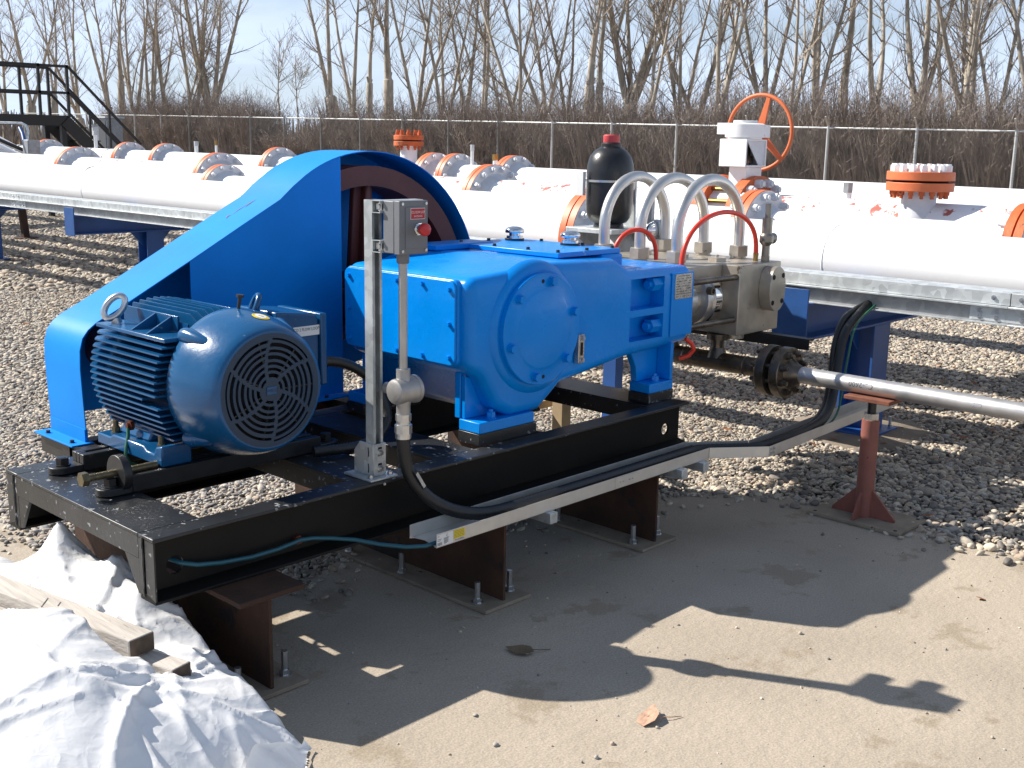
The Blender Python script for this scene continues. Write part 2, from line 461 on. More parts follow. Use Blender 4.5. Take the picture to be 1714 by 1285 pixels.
def inst(me, name, parent, loc, d=None, spin=0, scale=1.0):
    """A part that shares mesh data with its look-alikes: mesh is built at the origin along +Z."""
    o = bpy.data.objects.new(name, me)
    COL.objects.link(o)
    o.parent = parent
    q = Vector(d).to_track_quat('Z', 'Y') if d is not None else Vector((0, 0, 1)).to_track_quat('Z', 'Y')
    m = Matrix.Translation(Vector(loc) - org_of(parent)) @ q.to_matrix().to_4x4() @ Matrix.Rotation(spin, 4, 'Z') @ Matrix.Scale(scale, 4)
    o.matrix_local = m
    ORG[o.name] = org_of(parent)
    return o

def shared(mb, name, material, smooth=None):
    me = mb.mesh(name)
    bm = bmesh.new(); bm.from_mesh(me); bmesh.ops.recalc_face_normals(bm, faces=bm.faces); bm.to_mesh(me); bm.free()
    me.materials.append(M[material])
    if smooth:
        me.shade_smooth(); me.set_sharp_from_angle(angle=R(smooth))
    return me

def cut(o, cutters):
    """Carve real openings: boolean difference evaluated once, then stored as a plain mesh."""
    mb = MB()
    for c in cutters: c(mb)
    org = ORG[o.name]
    mb.v = [(p[0] - org.x, p[1] - org.y, p[2] - org.z) for p in mb.v]
    me = mb.mesh('cutter')
    bm = bmesh.new(); bm.from_mesh(me); bmesh.ops.recalc_face_normals(bm, faces=bm.faces); bm.to_mesh(me); bm.free()
    c = bpy.data.objects.new('cutter', me)
    COL.objects.link(c)
    c.matrix_world = Matrix.Translation(org)
    b = o.modifiers.new('cut', 'BOOLEAN'); b.object = c; b.operation = 'DIFFERENCE'; b.solver = 'EXACT'; b.use_self = True
    mods = [m for m in o.modifiers]
    if len(mods) > 1: o.modifiers.move(len(mods) - 1, 0)
    bev = [m for m in o.modifiers if m.type == 'BEVEL']
    for m in bev: m.show_viewport = False
    bpy.context.view_layer.update()
    dg = bpy.context.evaluated_depsgraph_get()
    ne = bpy.data.meshes.new_from_object(o.evaluated_get(dg))
    for m in bev: m.show_viewport = True
    o.modifiers.remove(b)
    mats = [m for m in o.data.materials]
    old = o.data; o.data = ne; bpy.data.meshes.remove(old)
    ne.materials.clear()
    for m in mats: ne.materials.append(m)
    for p in ne.polygons: p.material_index = 0
    bpy.data.objects.remove(c); bpy.data.meshes.remove(me)
    if bev:
        ne.shade_smooth(); ne.set_sharp_from_angle(angle=R(40))
    return o

def text_mb(s, size, fmap, align='CENTER'):
    cu = bpy.data.curves.new('txt', 'FONT')
    cu.body = s; cu.size = size; cu.align_x = align; cu.align_y = 'CENTER'; cu.resolution_u = 2
    o = bpy.data.objects.new('txt', cu); COL.objects.link(o)
    bpy.context.view_layer.update()
    me = bpy.data.meshes.new_from_object(o.evaluated_get(bpy.context.evaluated_depsgraph_get()))
    mb = MB(); mb.add([fmap(v.co.x, v.co.y) for v in me.vertices], [tuple(p.vertices) for p in me.polygons])
    bpy.data.objects.remove(o); bpy.data.curves.remove(cu); bpy.data.meshes.remove(me)
    return mb

def bolt_mesh(name, r, h, stud_r, stud_h, material, washer=True):
    mb = MB()
    if washer: mb.cyl((0, 0, 0), (0, 0, h * 0.18), r * 1.25, n=14)
    mb.hexa((0, 0, h * 0.18 if washer else 0), (0, 0, 1), r, h)
    if stud_h: mb.cyl((0, 0, h), (0, 0, h + stud_h), stud_r, n=10)
    return shared(mb, name, material, 35)

BOLT = {
    'blue': bolt_mesh('bolt_blue', 0.017, 0.018, 0, 0, 'pump_blue'),
    'blue_small': bolt_mesh('bolt_blue_small', 0.0085, 0.010, 0, 0, 'pump_blue'),
    'blue_stud': bolt_mesh('nut_blue', 0.018, 0.022, 0.010, 0.014, 'pump_blue'),
    'anchor': bolt_mesh('anchor_bolt', 0.017, 0.016, 0.0105, 0.065, 'zinc'),
    'zinc': bolt_mesh('bolt_zinc', 0.0095, 0.008, 0.005, 0.004, 'zinc'),
    'screw': bolt_mesh('screw', 0.0055, 0.0035, 0, 0, 'stainless', False),
    'bronze': bolt_mesh('bolt_bronze', 0.015, 0.016, 0.010, 0.028, 'bronze_bolt'),
    'black': bolt_mesh('bolt_black', 0.024, 0.026, 0.014, 0.006, 'rail_black'),
    'flange_white': bolt_mesh('flange_nut_white', 0.027, 0.040, 0.017, 0.016, 'grey_face', False),
    'flange_steel': bolt_mesh('flange_nut_steel', 0.018, 0.02, 0.0115, 0.016, 'dark_steel', False),
    'flange_rust': bolt_mesh('flange_nut_rust', 0.027, 0.035, 0.017, 0.03, 'orange_rusty', False),
    'socket': bolt_mesh('socket_bolt', 0.013, 0.003, 0, 0, 'dark_void', False),
    'tiny_dark': bolt_mesh('bolt_dark', 0.008, 0.009, 0, 0, 'rail_black', True),
}
# ------------------------------------------------------------------ ground, pad, gravel
rng = np.random.default_rng(7)

def rise(x, y):
    """the ground climbs a little towards the fence and the trees"""
    t = min(1, max(0, (x - 24) / 9.0)); t = t * t * (3 - 2 * t)
    return t * (0.12 + 0.012 * max(0, min(70, y - 13)))

def sheet(name, xs, ys, z, material, f=None, jit=0):
    mb = MB()
    nx, ny = len(xs), len(ys)
    for y in ys:
        for x in xs:
            mb.v.append((x, y, z + (f(x, y) if f else 0)))
    for j in range(ny - 1):
        for i in range(nx - 1):
            mb.f.append((j * nx + i, j * nx + i + 1, (j + 1) * nx + i + 1, (j + 1) * nx + i))
    o = build(mb, name, material, base=(0, 0, z), smooth=180, fix=False)
    return tag(o, kind='structure')

gx = [-900, -300, -60, -20, 0, 20, 24, 26, 28, 30, 32, 34, 36, 40, 50, 70, 120, 300, 900]
gy = [-900, -300, -80, -20, 0, 10, 20, 30, 40, 50, 60, 70, 90, 140, 300, 900]
sheet('ground', gx, gy, -0.07, 'dry_grass', rise)
sheet('gravel_bed', [-30, 0, 10, 20, 24, 26, 28, 30, 31.5], [-40, -10, 0, 10, 20, 30, 40, 55], -0.032, 'gravel_base', rise)
sheet('leaf_litter_verge', [31, 32, 33, 34, 36, 38, 40, 44], [-30, 0, 10, 20, 30, 40, 50, 60, 75], -0.02, 'litter', rise)

PAD = [(-9, -9), (4.84, -9)]
prn = random.Random(3)
for y in np.arange(-8.6, 2.75, 0.16):
    PAD.append((4.84 + prn.uniform(-0.035, 0.035), float(y)))
for x, y in ((4.80, 2.80), (4.66, 2.98), (4.45, 3.13), (4.2, 3.2), (3.9, 3.32), (3.6, 3.37), (3.3, 3.47), (3.0, 3.5), (2.76, 3.55), (2.6, 3.47), (2.44, 3.44), (2.25, 3.5), (2.08, 3.5), (1.97, 3.62)):
    PAD.append((x + prn.uniform(-0.02, 0.02), y + prn.uniform(-0.02, 0.02)))
for y in np.arange(3.8, 9, 0.2):
    PAD.append((1.95 + prn.uniform(-0.03, 0.03), float(y)))
PAD += [(1.95, 9.2), (-9, 9.2)]
mb = MB(); mb.prism(PAD, 'xy', -0.06, 0.0)
tag(build(mb, 'earth_pad', 'pad_earth', base=(0, 0, 0)), kind='structure')

def inside_pad(P):
    x, y = P[:, 0], P[:, 1]
    ins = np.zeros(len(P), bool)
    for (x1, y1), (x2, y2) in zip(PAD, PAD[1:] + PAD[:1]):
        if y1 == y2: continue
        c = ((y1 > y) != (y2 > y)) & (x < (x2 - x1) * (y - y1) / (y2 - y1) + x1)
        ins ^= c
    return ins

CB = np.array([list(r1), list(-u1), list(fw)])
def project(P):
    c = (P - np.array([0, 0, 1.68])) @ CB.T
    return 857 + F_PX * c[:, 0] / c[:, 2], 642.5 + F_PX * c[:, 1] / c[:, 2], c[:, 2]

def grid_pts(x0, x1, y0, y1, s):
    gx_, gy_ = np.meshgrid(np.arange(x0, x1, s), np.arange(y0, y1, s))
    P = np.c_[gx_.ravel(), gy_.ravel(), np.zeros(gx_.size)]
    P[:, :2] += rng.uniform(-0.55, 0.55, (len(P), 2)) * s
    u, v, d = project(P)
    ok = (d > 0.5) & (u > -420) & (u < 2500) & (v > 240) & (v < 1500)
    return P[ok], d[ok]

sets = []
def blend(P):
    """0 = small even pebbles on the left and beyond the skid, 1 = larger stones at the right"""
    t = np.clip((3.3 - P[:, 1]) / .9, 0, 1); return t * t * (3 - 2 * t)
for small in (True, False):
    P, d = grid_pts(1.6, 9, -3.5, 10, 0.0165 if small else 0.0212)
    k = (d < 7.6); P = P[k]
    bl = blend(P); k = (rng.random(len(P)) < (1 - bl)) if small else (rng.random(len(P)) < bl); P = P[k]
    ins = inside_pad(P)
    edge = np.zeros(len(P))
    # a few stones stray onto the pad near its edge
    for r in (0.06, 0.14, 0.26):
        near = np.zeros(len(P), bool)
        for a in np.arange(0, 6.28, 0.785):
            near |= ~inside_pad(P + np.array([r * math.cos(a), r * math.sin(a), 0]))
        edge[near & (edge == 0)] = {0.06: 0.6, 0.14: 0.16, 0.26: 0.035}[r]
    keep = ~ins | (rng.random(len(P)) < edge * (.6 if small else 1))
    P, ins = P[keep], ins[keep]
    sz = rng.lognormal(math.log(0.0102 if small else 0.0136), 0.30, len(P)).clip(0.005, 0.032)
    P[:, 2] = np.where(ins, sz * 0.3, -0.022 + rng.random(len(P)) * (.014 if small else .02) + 0.010 * np.sin(P[:, 0] * 3.1) * np.sin(P[:, 1] * 2.3))
    sets.append((P, sz))
P, d = grid_pts(1.96, 24, -3, 34, 0.0265)
k = (d >= 7.6) & (d < 12.5); P = P[k]; k = ~inside_pad(P); P = P[k]
sz = rng.lognormal(math.log(0.0145), 0.3, len(P)).clip(0.006, 0.03)
P[:, 2] = -0.02 + rng.random(len(P)) * 0.014
sets.append((P, sz))
P, d = grid_pts(1.96, 30, 0, 40, 0.06)
k = (d >= 12.5) & (d < 28); P = P[k]; P = P[~inside_pad(P)]
sz = rng.lognormal(math.log(0.03), 0.3, len(P)).clip(0.01, 0.05)
P[:, 2] = -0.02 + rng.random(len(P)) * 0.02 + np.array([rise(a, b) for a, b in P[:, :2]])
sets.append((P, sz))

def pebble_field(name, P, size, flat=0.62, material='pebble'):
    me = bpy.data.meshes.new(name)
    me.vertices.add(len(P)); me.vertices.foreach_set('co', P.astype(np.float32).ravel())
    at = me.attributes.new('size', 'FLOAT', 'POINT'); at.data.foreach_set('value', size.astype(np.float32))
    me.update()
    o = bpy.data.objects.new(name, me); COL.objects.link(o)
    g = bpy.data.node_groups.new(name, 'GeometryNodeTree')
    g.interface.new_socket('Geometry', in_out='INPUT', socket_type='NodeSocketGeometry')
    g.interface.new_socket('Geometry', in_out='OUTPUT', socket_type='NodeSocketGeometry')
    n, l = g.nodes, g.links
    gi, go = n.new('NodeGroupInput'), n.new('NodeGroupOutput')
    ico = n.new('GeometryNodeMeshIcoSphere'); ico.inputs['Radius'].default_value = 1; ico.inputs['Subdivisions'].default_value = 2
    nz = n.new('ShaderNodeTexNoise'); nz.inputs['Scale'].default_value = 0.9; nz.inputs['Detail'].default_value = 1
    sub = n.new('ShaderNodeVectorMath'); sub.operation = 'SUBTRACT'; sub.inputs[1].default_value = (0.5, 0.5, 0.5)
    l.new(nz.outputs['Color'], sub.inputs[0])
    scl = n.new('ShaderNodeVectorMath'); scl.operation = 'SCALE'; scl.inputs['Scale'].default_value = 0.9
    l.new(sub.outputs[0], scl.inputs[0])
    sp = n.new('GeometryNodeSetPosition'); l.new(ico.outputs['Mesh'], sp.inputs['Geometry']); l.new(scl.outputs[0], sp.inputs['Offset'])
    sm = n.new('GeometryNodeSetMaterial'); sm.inputs['Material'].default_value = M[material]
    ss = n.new('GeometryNodeSetShadeSmooth'); l.new(sp.outputs[0], ss.inputs[0]); l.new(ss.outputs[0], sm.inputs[0])
    ip = n.new('GeometryNodeInstanceOnPoints')
    l.new(gi.outputs[0], ip.inputs['Points']); l.new(sm.outputs[0], ip.inputs['Instance'])
    rv = n.new('FunctionNodeRandomValue'); rv.data_type = 'FLOAT_VECTOR'
    rv.inputs[0].default_value = (-0.5, -0.5, 0); rv.inputs[1].default_value = (0.5, 0.5, 6.283)
    l.new(rv.outputs[0], ip.inputs['Rotation'])
    rs = n.new('FunctionNodeRandomValue'); rs.data_type = 'FLOAT_VECTOR'
    rs.inputs[0].default_value = (0.95, 0.6, flat * 0.7); rs.inputs[1].default_value = (1.45, 1.05, flat * 1.3); rs.inputs['Seed'].default_value = 5
    na = n.new('GeometryNodeInputNamedAttribute'); na.data_type = 'FLOAT'; na.inputs['Name'].default_value = 'size'
    vm = n.new('ShaderNodeVectorMath'); vm.operation = 'SCALE'
    l.new(rs.outputs[0], vm.inputs[0]); l.new(na.outputs[0], vm.inputs['Scale'])
    l.new(vm.outputs[0], ip.inputs['Scale'])
    l.new(ip.outputs[0], go.inputs[0])
    md = o.modifiers.new('pebbles', 'NODES'); md.node_group = g
    me.materials.append(M[material])
    return o
PP = np.concatenate([s[0] for s in sets]); SS = np.concatenate([s[1] for s in sets])
print('pebbles', len(PP))
tag(pebble_field('gravel', PP, SS), 'loose grey and tan pebbles around the pad and under the pipes', kind='stuff')
# crumbs of soil and grit on the pad
P, d = grid_pts(-0.5, 4.8, -1.2, 5, 0.062)
P = P[inside_pad(P)]; P = P[rng.random(len(P)) < 0.30]
sz = rng.lognormal(math.log(0.0019), 0.6, len(P)).clip(0.001, 0.011); P[:, 2] = sz * 0.3
tag(pebble_field('grit', P, sz, 0.8), 'scattered grit and small stones on the earth pad', kind='stuff')

# dry leaves among the gravel
def leaf_faces(mb, c, s, rg, lift=0.4):
    a = rg.uniform(0, 6.28); ca, sa = math.cos(a), math.sin(a)
    prof = ((-1, 0), (-0.55, 0.55), (0.1, 0.62), (0.7, 0.3), (1.1, 0), (0.7, -0.3), (0.1, -0.62), (-0.55, -0.55))
    cu = rg.uniform(0.1, lift); tx, ty = rg.uniform(-0.35, 0.35), rg.uniform(-0.35, 0.35)
    vs = []
    for x, y in ((0, 0),) + prof:
        z = cu * (y * y + 0.4 * x * x) + tx * x + ty * y
        vs.append((c[0] + s * (x * ca - y * sa), c[1] + s * (x * sa + y * ca), c[2] + s * z))
    mb.add(vs, [(0, i, i % 8 + 1) for i in range(1, 9)])
mb = MB(); lr = random.Random(11)
cnt = 0
while cnt < 330:
    x, y = (lr.uniform(2, 12), lr.uniform(-1, 14)) if cnt < 250 else (lr.uniform(4.9, 9), lr.uniform(-.5, 4))
    if inside_pad(np.array([[x, y, 0]]))[0]: continue
    leaf_faces(mb, (x, y, 0.012), lr.uniform(0.016, 0.034), lr); cnt += 1
tag(build(mb, 'fallen_leaves', 'dry_leaf', base=(0, 0, 0), fix=False), 'brown dry leaves blown over the gravel', kind='stuff')
for nm, c, s, ma, lab in (('fallen_leaf', (2.558, 1.837, 0.008), 0.05, 'big_leaf', 'large curled brown leaf lying alone on the sunlit earth pad'),
                          ('fallen_leaf', (4.22, 1.506, 0.006), 0.022, 'dry_leaf', 'small dark shrivelled leaf on the pad near the gravel at the right'),
                          ('fallen_leaf', (2.62, 2.42, 0.006), 0.05, 'soil', 'flat dull leaf scrap in the shade beyond the middle support beam')):
    mb = MB(); leaf_faces(mb, c, s, random.Random(int(c[0] * 100)), 0.5)
    if s > 0.04: mb.tube([(c[0] + 0.02, c[1] - 0.02, 0.012), (c[0] + 0.05, c[1] - 0.045, 0.008), (c[0] + 0.085, c[1] - 0.06, 0.004)], 0.0016, 5)
    tag(build(mb, nm, ma, fix=False), lab, 'leaf')

# ------------------------------------------------------------------ trees, hedge, fence
def tree_parts(seed, h, r, forks, fork_z, spread, lean=(0, 0), dens=1.0):
    rg = random.Random(seed)
    T, C = MB(), MB()
    def limb(p, d, L, r0, r1, n, segs, wob, up):
        pts, rs = [Vector(p)], [r0]
        d = Vector(d).normalized()
        for i in range(segs):
            d = (d + Vector((rg.uniform(-wob, wob), rg.uniform(-wob, wob), up))).normalized()
            pts.append(pts[-1] + d * (L / segs)); t = (i + 1) / segs
            rs.append(r0 + (r1 - r0) * t ** 0.8)
        return pts, rs
    base = [Vector((0, 0, -0.3)), Vector((0.01, 0, 0.25))]
    br = [r * 1.5, r * 1.08]
    nz = 4
    for i in range(1, nz + 1):
        t = i / nz
        base.append(Vector((lean[0] * fork_z * t + rg.uniform(-.03, .03), lean[1] * fork_z * t + rg.uniform(-.03, .03), 0.25 + (fork_z - 0.25) * t)))
        br.append(r * (1.05 - 0.05 * t))
    top = base[-1].copy()
    base += [top + Vector((0, 0, r * .35)), top + Vector((0, 0, r * .62))]; br += [r * .72, r * .1]
    T.tube(base, br, 9, caps=False)
    a0 = rg.uniform(0, 6.28)
    limbs = []
    for k in range(forks):
        a = a0 + k * 6.283 / forks + rg.uniform(-.5, .5)
        sp = spread * rg.uniform(0.45, 1.2) if forks > 1 else rg.uniform(0, 0.07)
        d = Vector((math.cos(a) * sp + lean[0], math.sin(a) * sp + lean[1], 1))
        L = (h - fork_z) * rg.uniform(0.78, 1.05)
        pts, rs = limb(top - Vector((0, 0, rg.uniform(0.15, 0.45))), d, L, r * (0.55 if forks > 1 else 0.95) * rg.uniform(0.75, 1.05), 0.02, 7, 11, 0.055, 0.035)
        T.tube(pts, rs, 7, caps=False); limbs.append((pts, rs))
        # a second-order fork higher up
        for q in range(rg.choice((0, 1, 1))):
            i = rg.randint(2, 6); dd = (pts[i + 1] - pts[i]).normalized()
            a2 = rg.uniform(0, 6.28)
            p2, r2 = limb(pts[i], dd + Vector((math.cos(a2) * .5, math.sin(a2) * .5, .25)), L * (1 - i / 11) * .85, rs[i] * .62, 0.015, 6, 8, 0.07, 0.05)
            T.tube(p2, r2, 6, caps=False); limbs.append((p2, r2))
    # sawn stubs near the crotch
    for q in range(rg.randint(0, 2)):
        a = rg.uniform(0, 6.28)
        T.cyl(top - Vector((0, 0, .1)), top + Vector((math.cos(a) * .22, math.sin(a) * .22, rg.uniform(.2, .45))), r * .42, r * .36, n=7)
    for pts, rs in limbs:
        segs = len(pts) - 1
        nb = int(len(pts) * 1.7 * dens)
        for b in range(nb):
            t = rg.uniform(0.08, 0.99) * segs
            i = min(int(t), segs - 1); f = t - i
            p = pts[i].lerp(pts[i + 1], f)
            ax = (pts[i + 1] - pts[i]).normalized()
            a = rg.uniform(0, 6.28); x, y, _ = frame(ax)
            d = ax * rg.uniform(0.35, 1.0) + (x * math.cos(a) + y * math.sin(a)) * rg.uniform(.5, .95)
            L = rg.uniform(0.7, 2.9) * (1.15 - 0.5 * t / segs)
            rr = min(rs[i] * .5, 0.011 + 0.010 * L)
            bp, brr = limb(p, d, L, rr, 0.006, 3, 4, 0.14, 0.09)
            C.tube(bp, brr, 3, caps=False)
            for w in range(int(11 * dens)):
                j = rg.randint(1, 4); ff = rg.random()
                q = bp[j - 1].lerp(bp[j], ff)
                dx = (bp[j] - bp[j - 1]).normalized()
                a3 = rg.uniform(0, 6.28); x3, y3, _ = frame(dx)
                dt = dx * rg.uniform(.5, 1) + (x3 * math.cos(a3) + y3 * math.sin(a3)) * rg.uniform(.4, .8) + Vector((0, 0, .25))
                Lt = rg.uniform(.25, .8)
                m_ = q + dt.normalized() * Lt * .55 + Vector((rg.uniform(-.04, .04), rg.uniform(-.04, .04), 0))
                C.tube([q, m_, m_ + (dt.normalized() + Vector((0, 0, .4))).normalized() * Lt * .45], [0.0075, 0.0055, 0.003], 3, caps=False)
    return T, C

def heading(u):
    return YAW - math.atan((u - 857) / F_PX)

TREES = [  # photo column of the trunk, distance, height, radius, forks, fork height, spread, lean, what it looks like
    (22, 58, 12, .17, 3, 1.2, .25, (0, 0), 'bare grey tree above the left end of the black platform'),
    (62, 60, 12, .22, 3, 1.6, .3, (.05, -.05), 'bare tree with a curved trunk behind the black platform railing'),
    (104, 62, 12.5, .16, 2, 2.2, .2, (0, 0), 'thin bare tree just left of the top post of the black stair'),
    (152, 57, 12, .2, 3, 1.0, .22, (-.14, .12), 'bare tree leaning left over the black stair handrail'),
    (197, 60, 12, .19, 2, 1.4, .25, (-.05, .05), 'bare tree with two stems above the foot of the black stair'),
    (214, 60, 12, .17, 1, 3, .1, (0, 0), 'single straight bare trunk behind the end of the stair handrail'),
    (238, 56, 12, .2, 3, .9, .26, (-.06, .06), 'bare tree dividing low into steep stems, second to the right of the stair'),
    (264, 56, 12, .2, 3, .9, .3, (0, 0), 'bare clump of stems between the black stair and the hedge gap'),
    (292, 55, 12, .21, 2, 1.5, .2, (-.05, .05), 'bare tree with a thick short trunk left of the wide forked tree'),
    (330, 58, 12.5, .2, 4, .8, .25, (0, 0), 'bare many-stemmed tree touching the wide forked tree on its left'),
    (358, 50, 12, .27, 5, 1.3, .52, (0, 0), 'wide bare tree fanning out like a vase beside the gap in the trees'),
    (470, 52, 6.6, .05, 1, 2, .1, (0, 0), 'slim young tree with fine twigs alone in the gap'),
    (500, 55, 5.2, .04, 1, 2, .1, (0, 0), 'smallest young tree in the gap, right of the slim one'),
    (566, 47, 12, .25, 2, 2.2, .14, (-.09, .08), 'tall bare tree leaning left at the right edge of the gap'),
    (602, 48, 12, .22, 2, 1.5, .16, (-.10, .10), 'bare tree leaning left beside the first tree right of the gap'),
    (617, 50, 12, .14, 1, 3, .1, (0, 0), 'thin straight dark trunk directly above the crown of the blue guard'),
    (648, 47, 12, .2, 1, 3, .1, (0, 0), 'straight single trunk above the middle of the blue guard arch'),
    (694, 47, 12, .22, 3, 1.5, .34, (0, .02), 'bare tree with a low side limb above the orange capped nozzle'),
    (738, 47, 12, .2, 3, 1.1, .36, (0, 0), 'bare tree with low V-shaped stems right of the orange capped nozzle'),
    (772, 48, 12, .22, 2, 1.8, .18, (0, 0), 'bare tree with knobbly trunk above the red emergency button'),
    (800, 46, 12, .2, 2, 1.6, .2, (.03, -.03), 'bare tree with twin stems above the two small pipe flanges'),
    (838, 48, 12, .17, 2, 1.2, .2, (0, 0), 'narrow bare tree above the front breather cap'),
    (868, 46, 12, .2, 2, 1.4, .24, (-.05, .05), 'bare tree leaning left above the flange nearest the black bottle'),
    (908, 45, 12, .2, 3, 1.6, .3, (-.03, .03), 'bare tree with spread limbs above the rear breather cap'),
    (940, 46, 12, .18, 2, 1.2, .18, (0, 0), 'bare tree with close upright stems left of the black bottle'),
    (974, 45, 12, .19, 1, 3, .1, (0, 0), 'single bare trunk just left of the red capped bottle'),
    (990, 47, 12, .15, 1, 3, .1, (0, 0), 'thin bare trunk directly behind the shoulder of the black bottle'),
    (1040, 43, 12, .29, 5, 2.1, .4, (0, 0), 'thick pollarded tree with five upright limbs right of the red cap'),
    (1066, 45, 12, .2, 2, 2, .3, (.05, -.05), 'bare tree with a limb rising right above the steel tube arches'),
    (1130, 45, 12, .2, 3, 1.4, .22, (-.04, .04), 'bare tree above the gap between the bottle and the orange handwheel'),
    (1152, 43, 12, .23, 3, 1.8, .42, (0, 0), 'bare forked tree with crossing limbs left of the orange handwheel'),
    (1186, 44, 12, .25, 3, 2.1, .4, (0, 0), 'bare tree with stout crotch just left of the orange handwheel rim'),
    (1262, 43, 12, .24, 3, 1.8, .24, (0, 0), 'bare tree rising straight above the orange handwheel'),
    (1298, 43, 12, .2, 2, 1.6, .22, (.04, -.04), 'bare tree just right of the orange handwheel rim'),
    (1345, 42, 12, .24, 3, 2.2, .26, (0, 0), 'bare tree with twin leaders right of the handwheel'),
    (1386, 44, 12, .17, 1, 3, .1, (0, 0), 'single slim trunk between the handwheel and the bolted orange cap'),
    (1438, 41, 12, .22, 2, 2.3, .5, (0, 0), 'bare Y-shaped tree left of the bolted orange cap'),
    (1512, 40, 12, .25, 3, 1.9, .34, (0, 0), 'bare tree with spreading limbs above the bolted orange cap'),
    (1552, 42, 12, .18, 2, 1.6, .3, (.06, -.06), 'bare tree leaning right above the right edge of the orange cap'),
    (1584, 41, 12, .22, 2, 2.2, .24, (0, 0), 'bare tree with an upright double stem right of the orange cap'),
    (1608, 40, 12, .23, 3, 1.7, .3, (-.1, .1), 'bare tree leaning left, third from the right edge'),
    (1644, 41, 12, .17, 2, 1.6, .2, (-.05, .05), 'slender bare tree, second from the right edge'),
    (1700, 39, 12, .24, 2, 1.8, .22, (-.03, .03), 'bare tree at the right edge behind the last fence post'),
]
for i, (u, D, h, r, fk, fz, sp, ln, lab) in enumerate(TREES):
    a = heading(u)
    D2 = 35.1 / math.cos(a) + 5.2 + (i * 37 % 11) * .45; k = D2 / D; D = D2
    h, r, fz = h * (.75 + .25 * k), r * k, fz * (k ** .8) + .5
    x, y = D * math.cos(a), D * math.sin(a)
    z = rise(x, y) - 0.05
    young = r < .08
    T, C = tree_parts(100 + i, h, r, fk, fz, sp, ln, 1.05 if not young else .8)
    t = thing('bare_tree' if not young else 'young_tree', (x, y, z), lab, 'tree', 'bare trees in a row behind the fence')
    for mbx, nm, ma in ((T, 'trunk', 'bark'), (C, 'crown', 'twig')):
        o = bpy.data.objects.new(nm, mbx.mesh(nm)); COL.objects.link(o); o.parent = t
        finish(o, ma, smooth=180 if nm == 'trunk' else None, fix=False)

def shrub_mesh(seed, h, w, n=215):
    """twiggy fan: narrow at the foot, spreading and thinning out upwards"""
    rg = random.Random(seed); mb = MB()
    for i in range(n):
        a = rg.uniform(0, 6.28); q = math.sqrt(rg.random())
        p = Vector((math.cos(a) * q * w * .24, math.sin(a) * q * w * .24, 0))
        d = Vector((math.cos(a) * q * .52 + rg.uniform(-.14, .14), math.sin(a) * q * .52 + rg.uniform(-.14, .14), 1)).normalized()
        L = h * (.42 + .66 * rg.random() ** 1.2)
        pts = [p]
        for s in range(3):
            d = (d + Vector((rg.uniform(-.13, .13), rg.uniform(-.13, .13), .07))).normalized()
            pts.append(pts[-1] + d * L / 3)
        mb.tube(pts, [.014, .010, .007, .003], 3, caps=False)
        for k in range(9):
            j = rg.randint(0, 2); b = pts[j].lerp(pts[j + 1], rg.random())
            dt = Vector((rg.uniform(-1, 1), rg.uniform(-1, 1), rg.uniform(.2, 1.3))).normalized()
            mb.tube([b, b + dt * rg.uniform(.2, .6)], [.0065, .003], 3, caps=False)
    me = mb.mesh('shrub'); me.materials.append(M['shrub'])
    return me
SHR = [shrub_mesh(s, h, w) for s, h, w in ((1, 2.5, 2.2), (2, 2.8, 2.4), (3, 3.1, 2.3), (4, 2.4, 2.5))]
srg = random.Random(5)
hed = []
REG = ((0, 'beside the foot of the black stair'), (300, 'left of the gap in the trees'), (430, 'low growth in the gap by the soil heap'), (545, 'above the blue guard hood'), (720, 'above the emergency button'), (840, 'between the breather caps and the black bottle'),
       (985, 'behind the black bottle'), (1080, 'above the arched steel tubes'), (1200, 'behind the orange handwheel'), (1320, 'right of the handwheel'), (1460, 'behind the bolted orange cap'), (1600, 'at the right edge'))
u = 205.0
while u < 1800:
    a0_ = heading(u); df = 35.1 / math.cos(a0_)
    gap = 430 < u < 545
    hs = 1.18 if u < 430 else (1.12 if u < 700 else 1.15 + .12 * min(1, (u - 700) / 400))
    if gap: hs = .55
    for row in range(3):
        if row == 2 and int(u) % 3: continue
        D2 = df + 1.5 + row * 1.5 + srg.uniform(-.3, .3)
        uu = u + srg.uniform(-6, 6) + 22 * row
        a = heading(uu); x, y = D2 * math.cos(a), D2 * math.sin(a)
        o = bpy.data.objects.new('hedge_shrub', srg.choice(SHR)); COL.objects.link(o)
        o.location = (x, y, rise(x, y) - .05); o.rotation_euler = (0, 0, srg.uniform(0, 6.28))
        s = hs * srg.uniform(.86, 1.12); o.scale = (1.1, 1.1, s)
        where = [r_[1] for r_ in REG if r_[0] <= u][-1]
        tag(o, ('front-row' if row == 0 else 'back-row') + ' leafless brown shrub of the hedge, ' + where, 'shrub', 'leafless hedge shrubs ' + where)
    u += srg.uniform(38, 50) * (44 / df)
# distant band of scrub beyond the gap
mb = MB(); drg = random.Random(9)
for i in range(2600):
    u = drg.uniform(-60, 1780); D = drg.uniform(88, 118); a = heading(u)
    x, y = D * math.cos(a), D * math.sin(a); hh = drg.uniform(1.0, 2.6)
    mb.tube([(x, y, rise(x, y) - .3), (x + drg.uniform(-.5, .5), y + drg.uniform(-.5, .5), rise(x, y) + hh)], [.12, .03], 3, caps=False)
tag(build(mb, 'distant_scrub', 'shrub', base=(0, 0, 0), fix=False), 'far-off brown scrub seen between the tree trunks', kind='stuff')

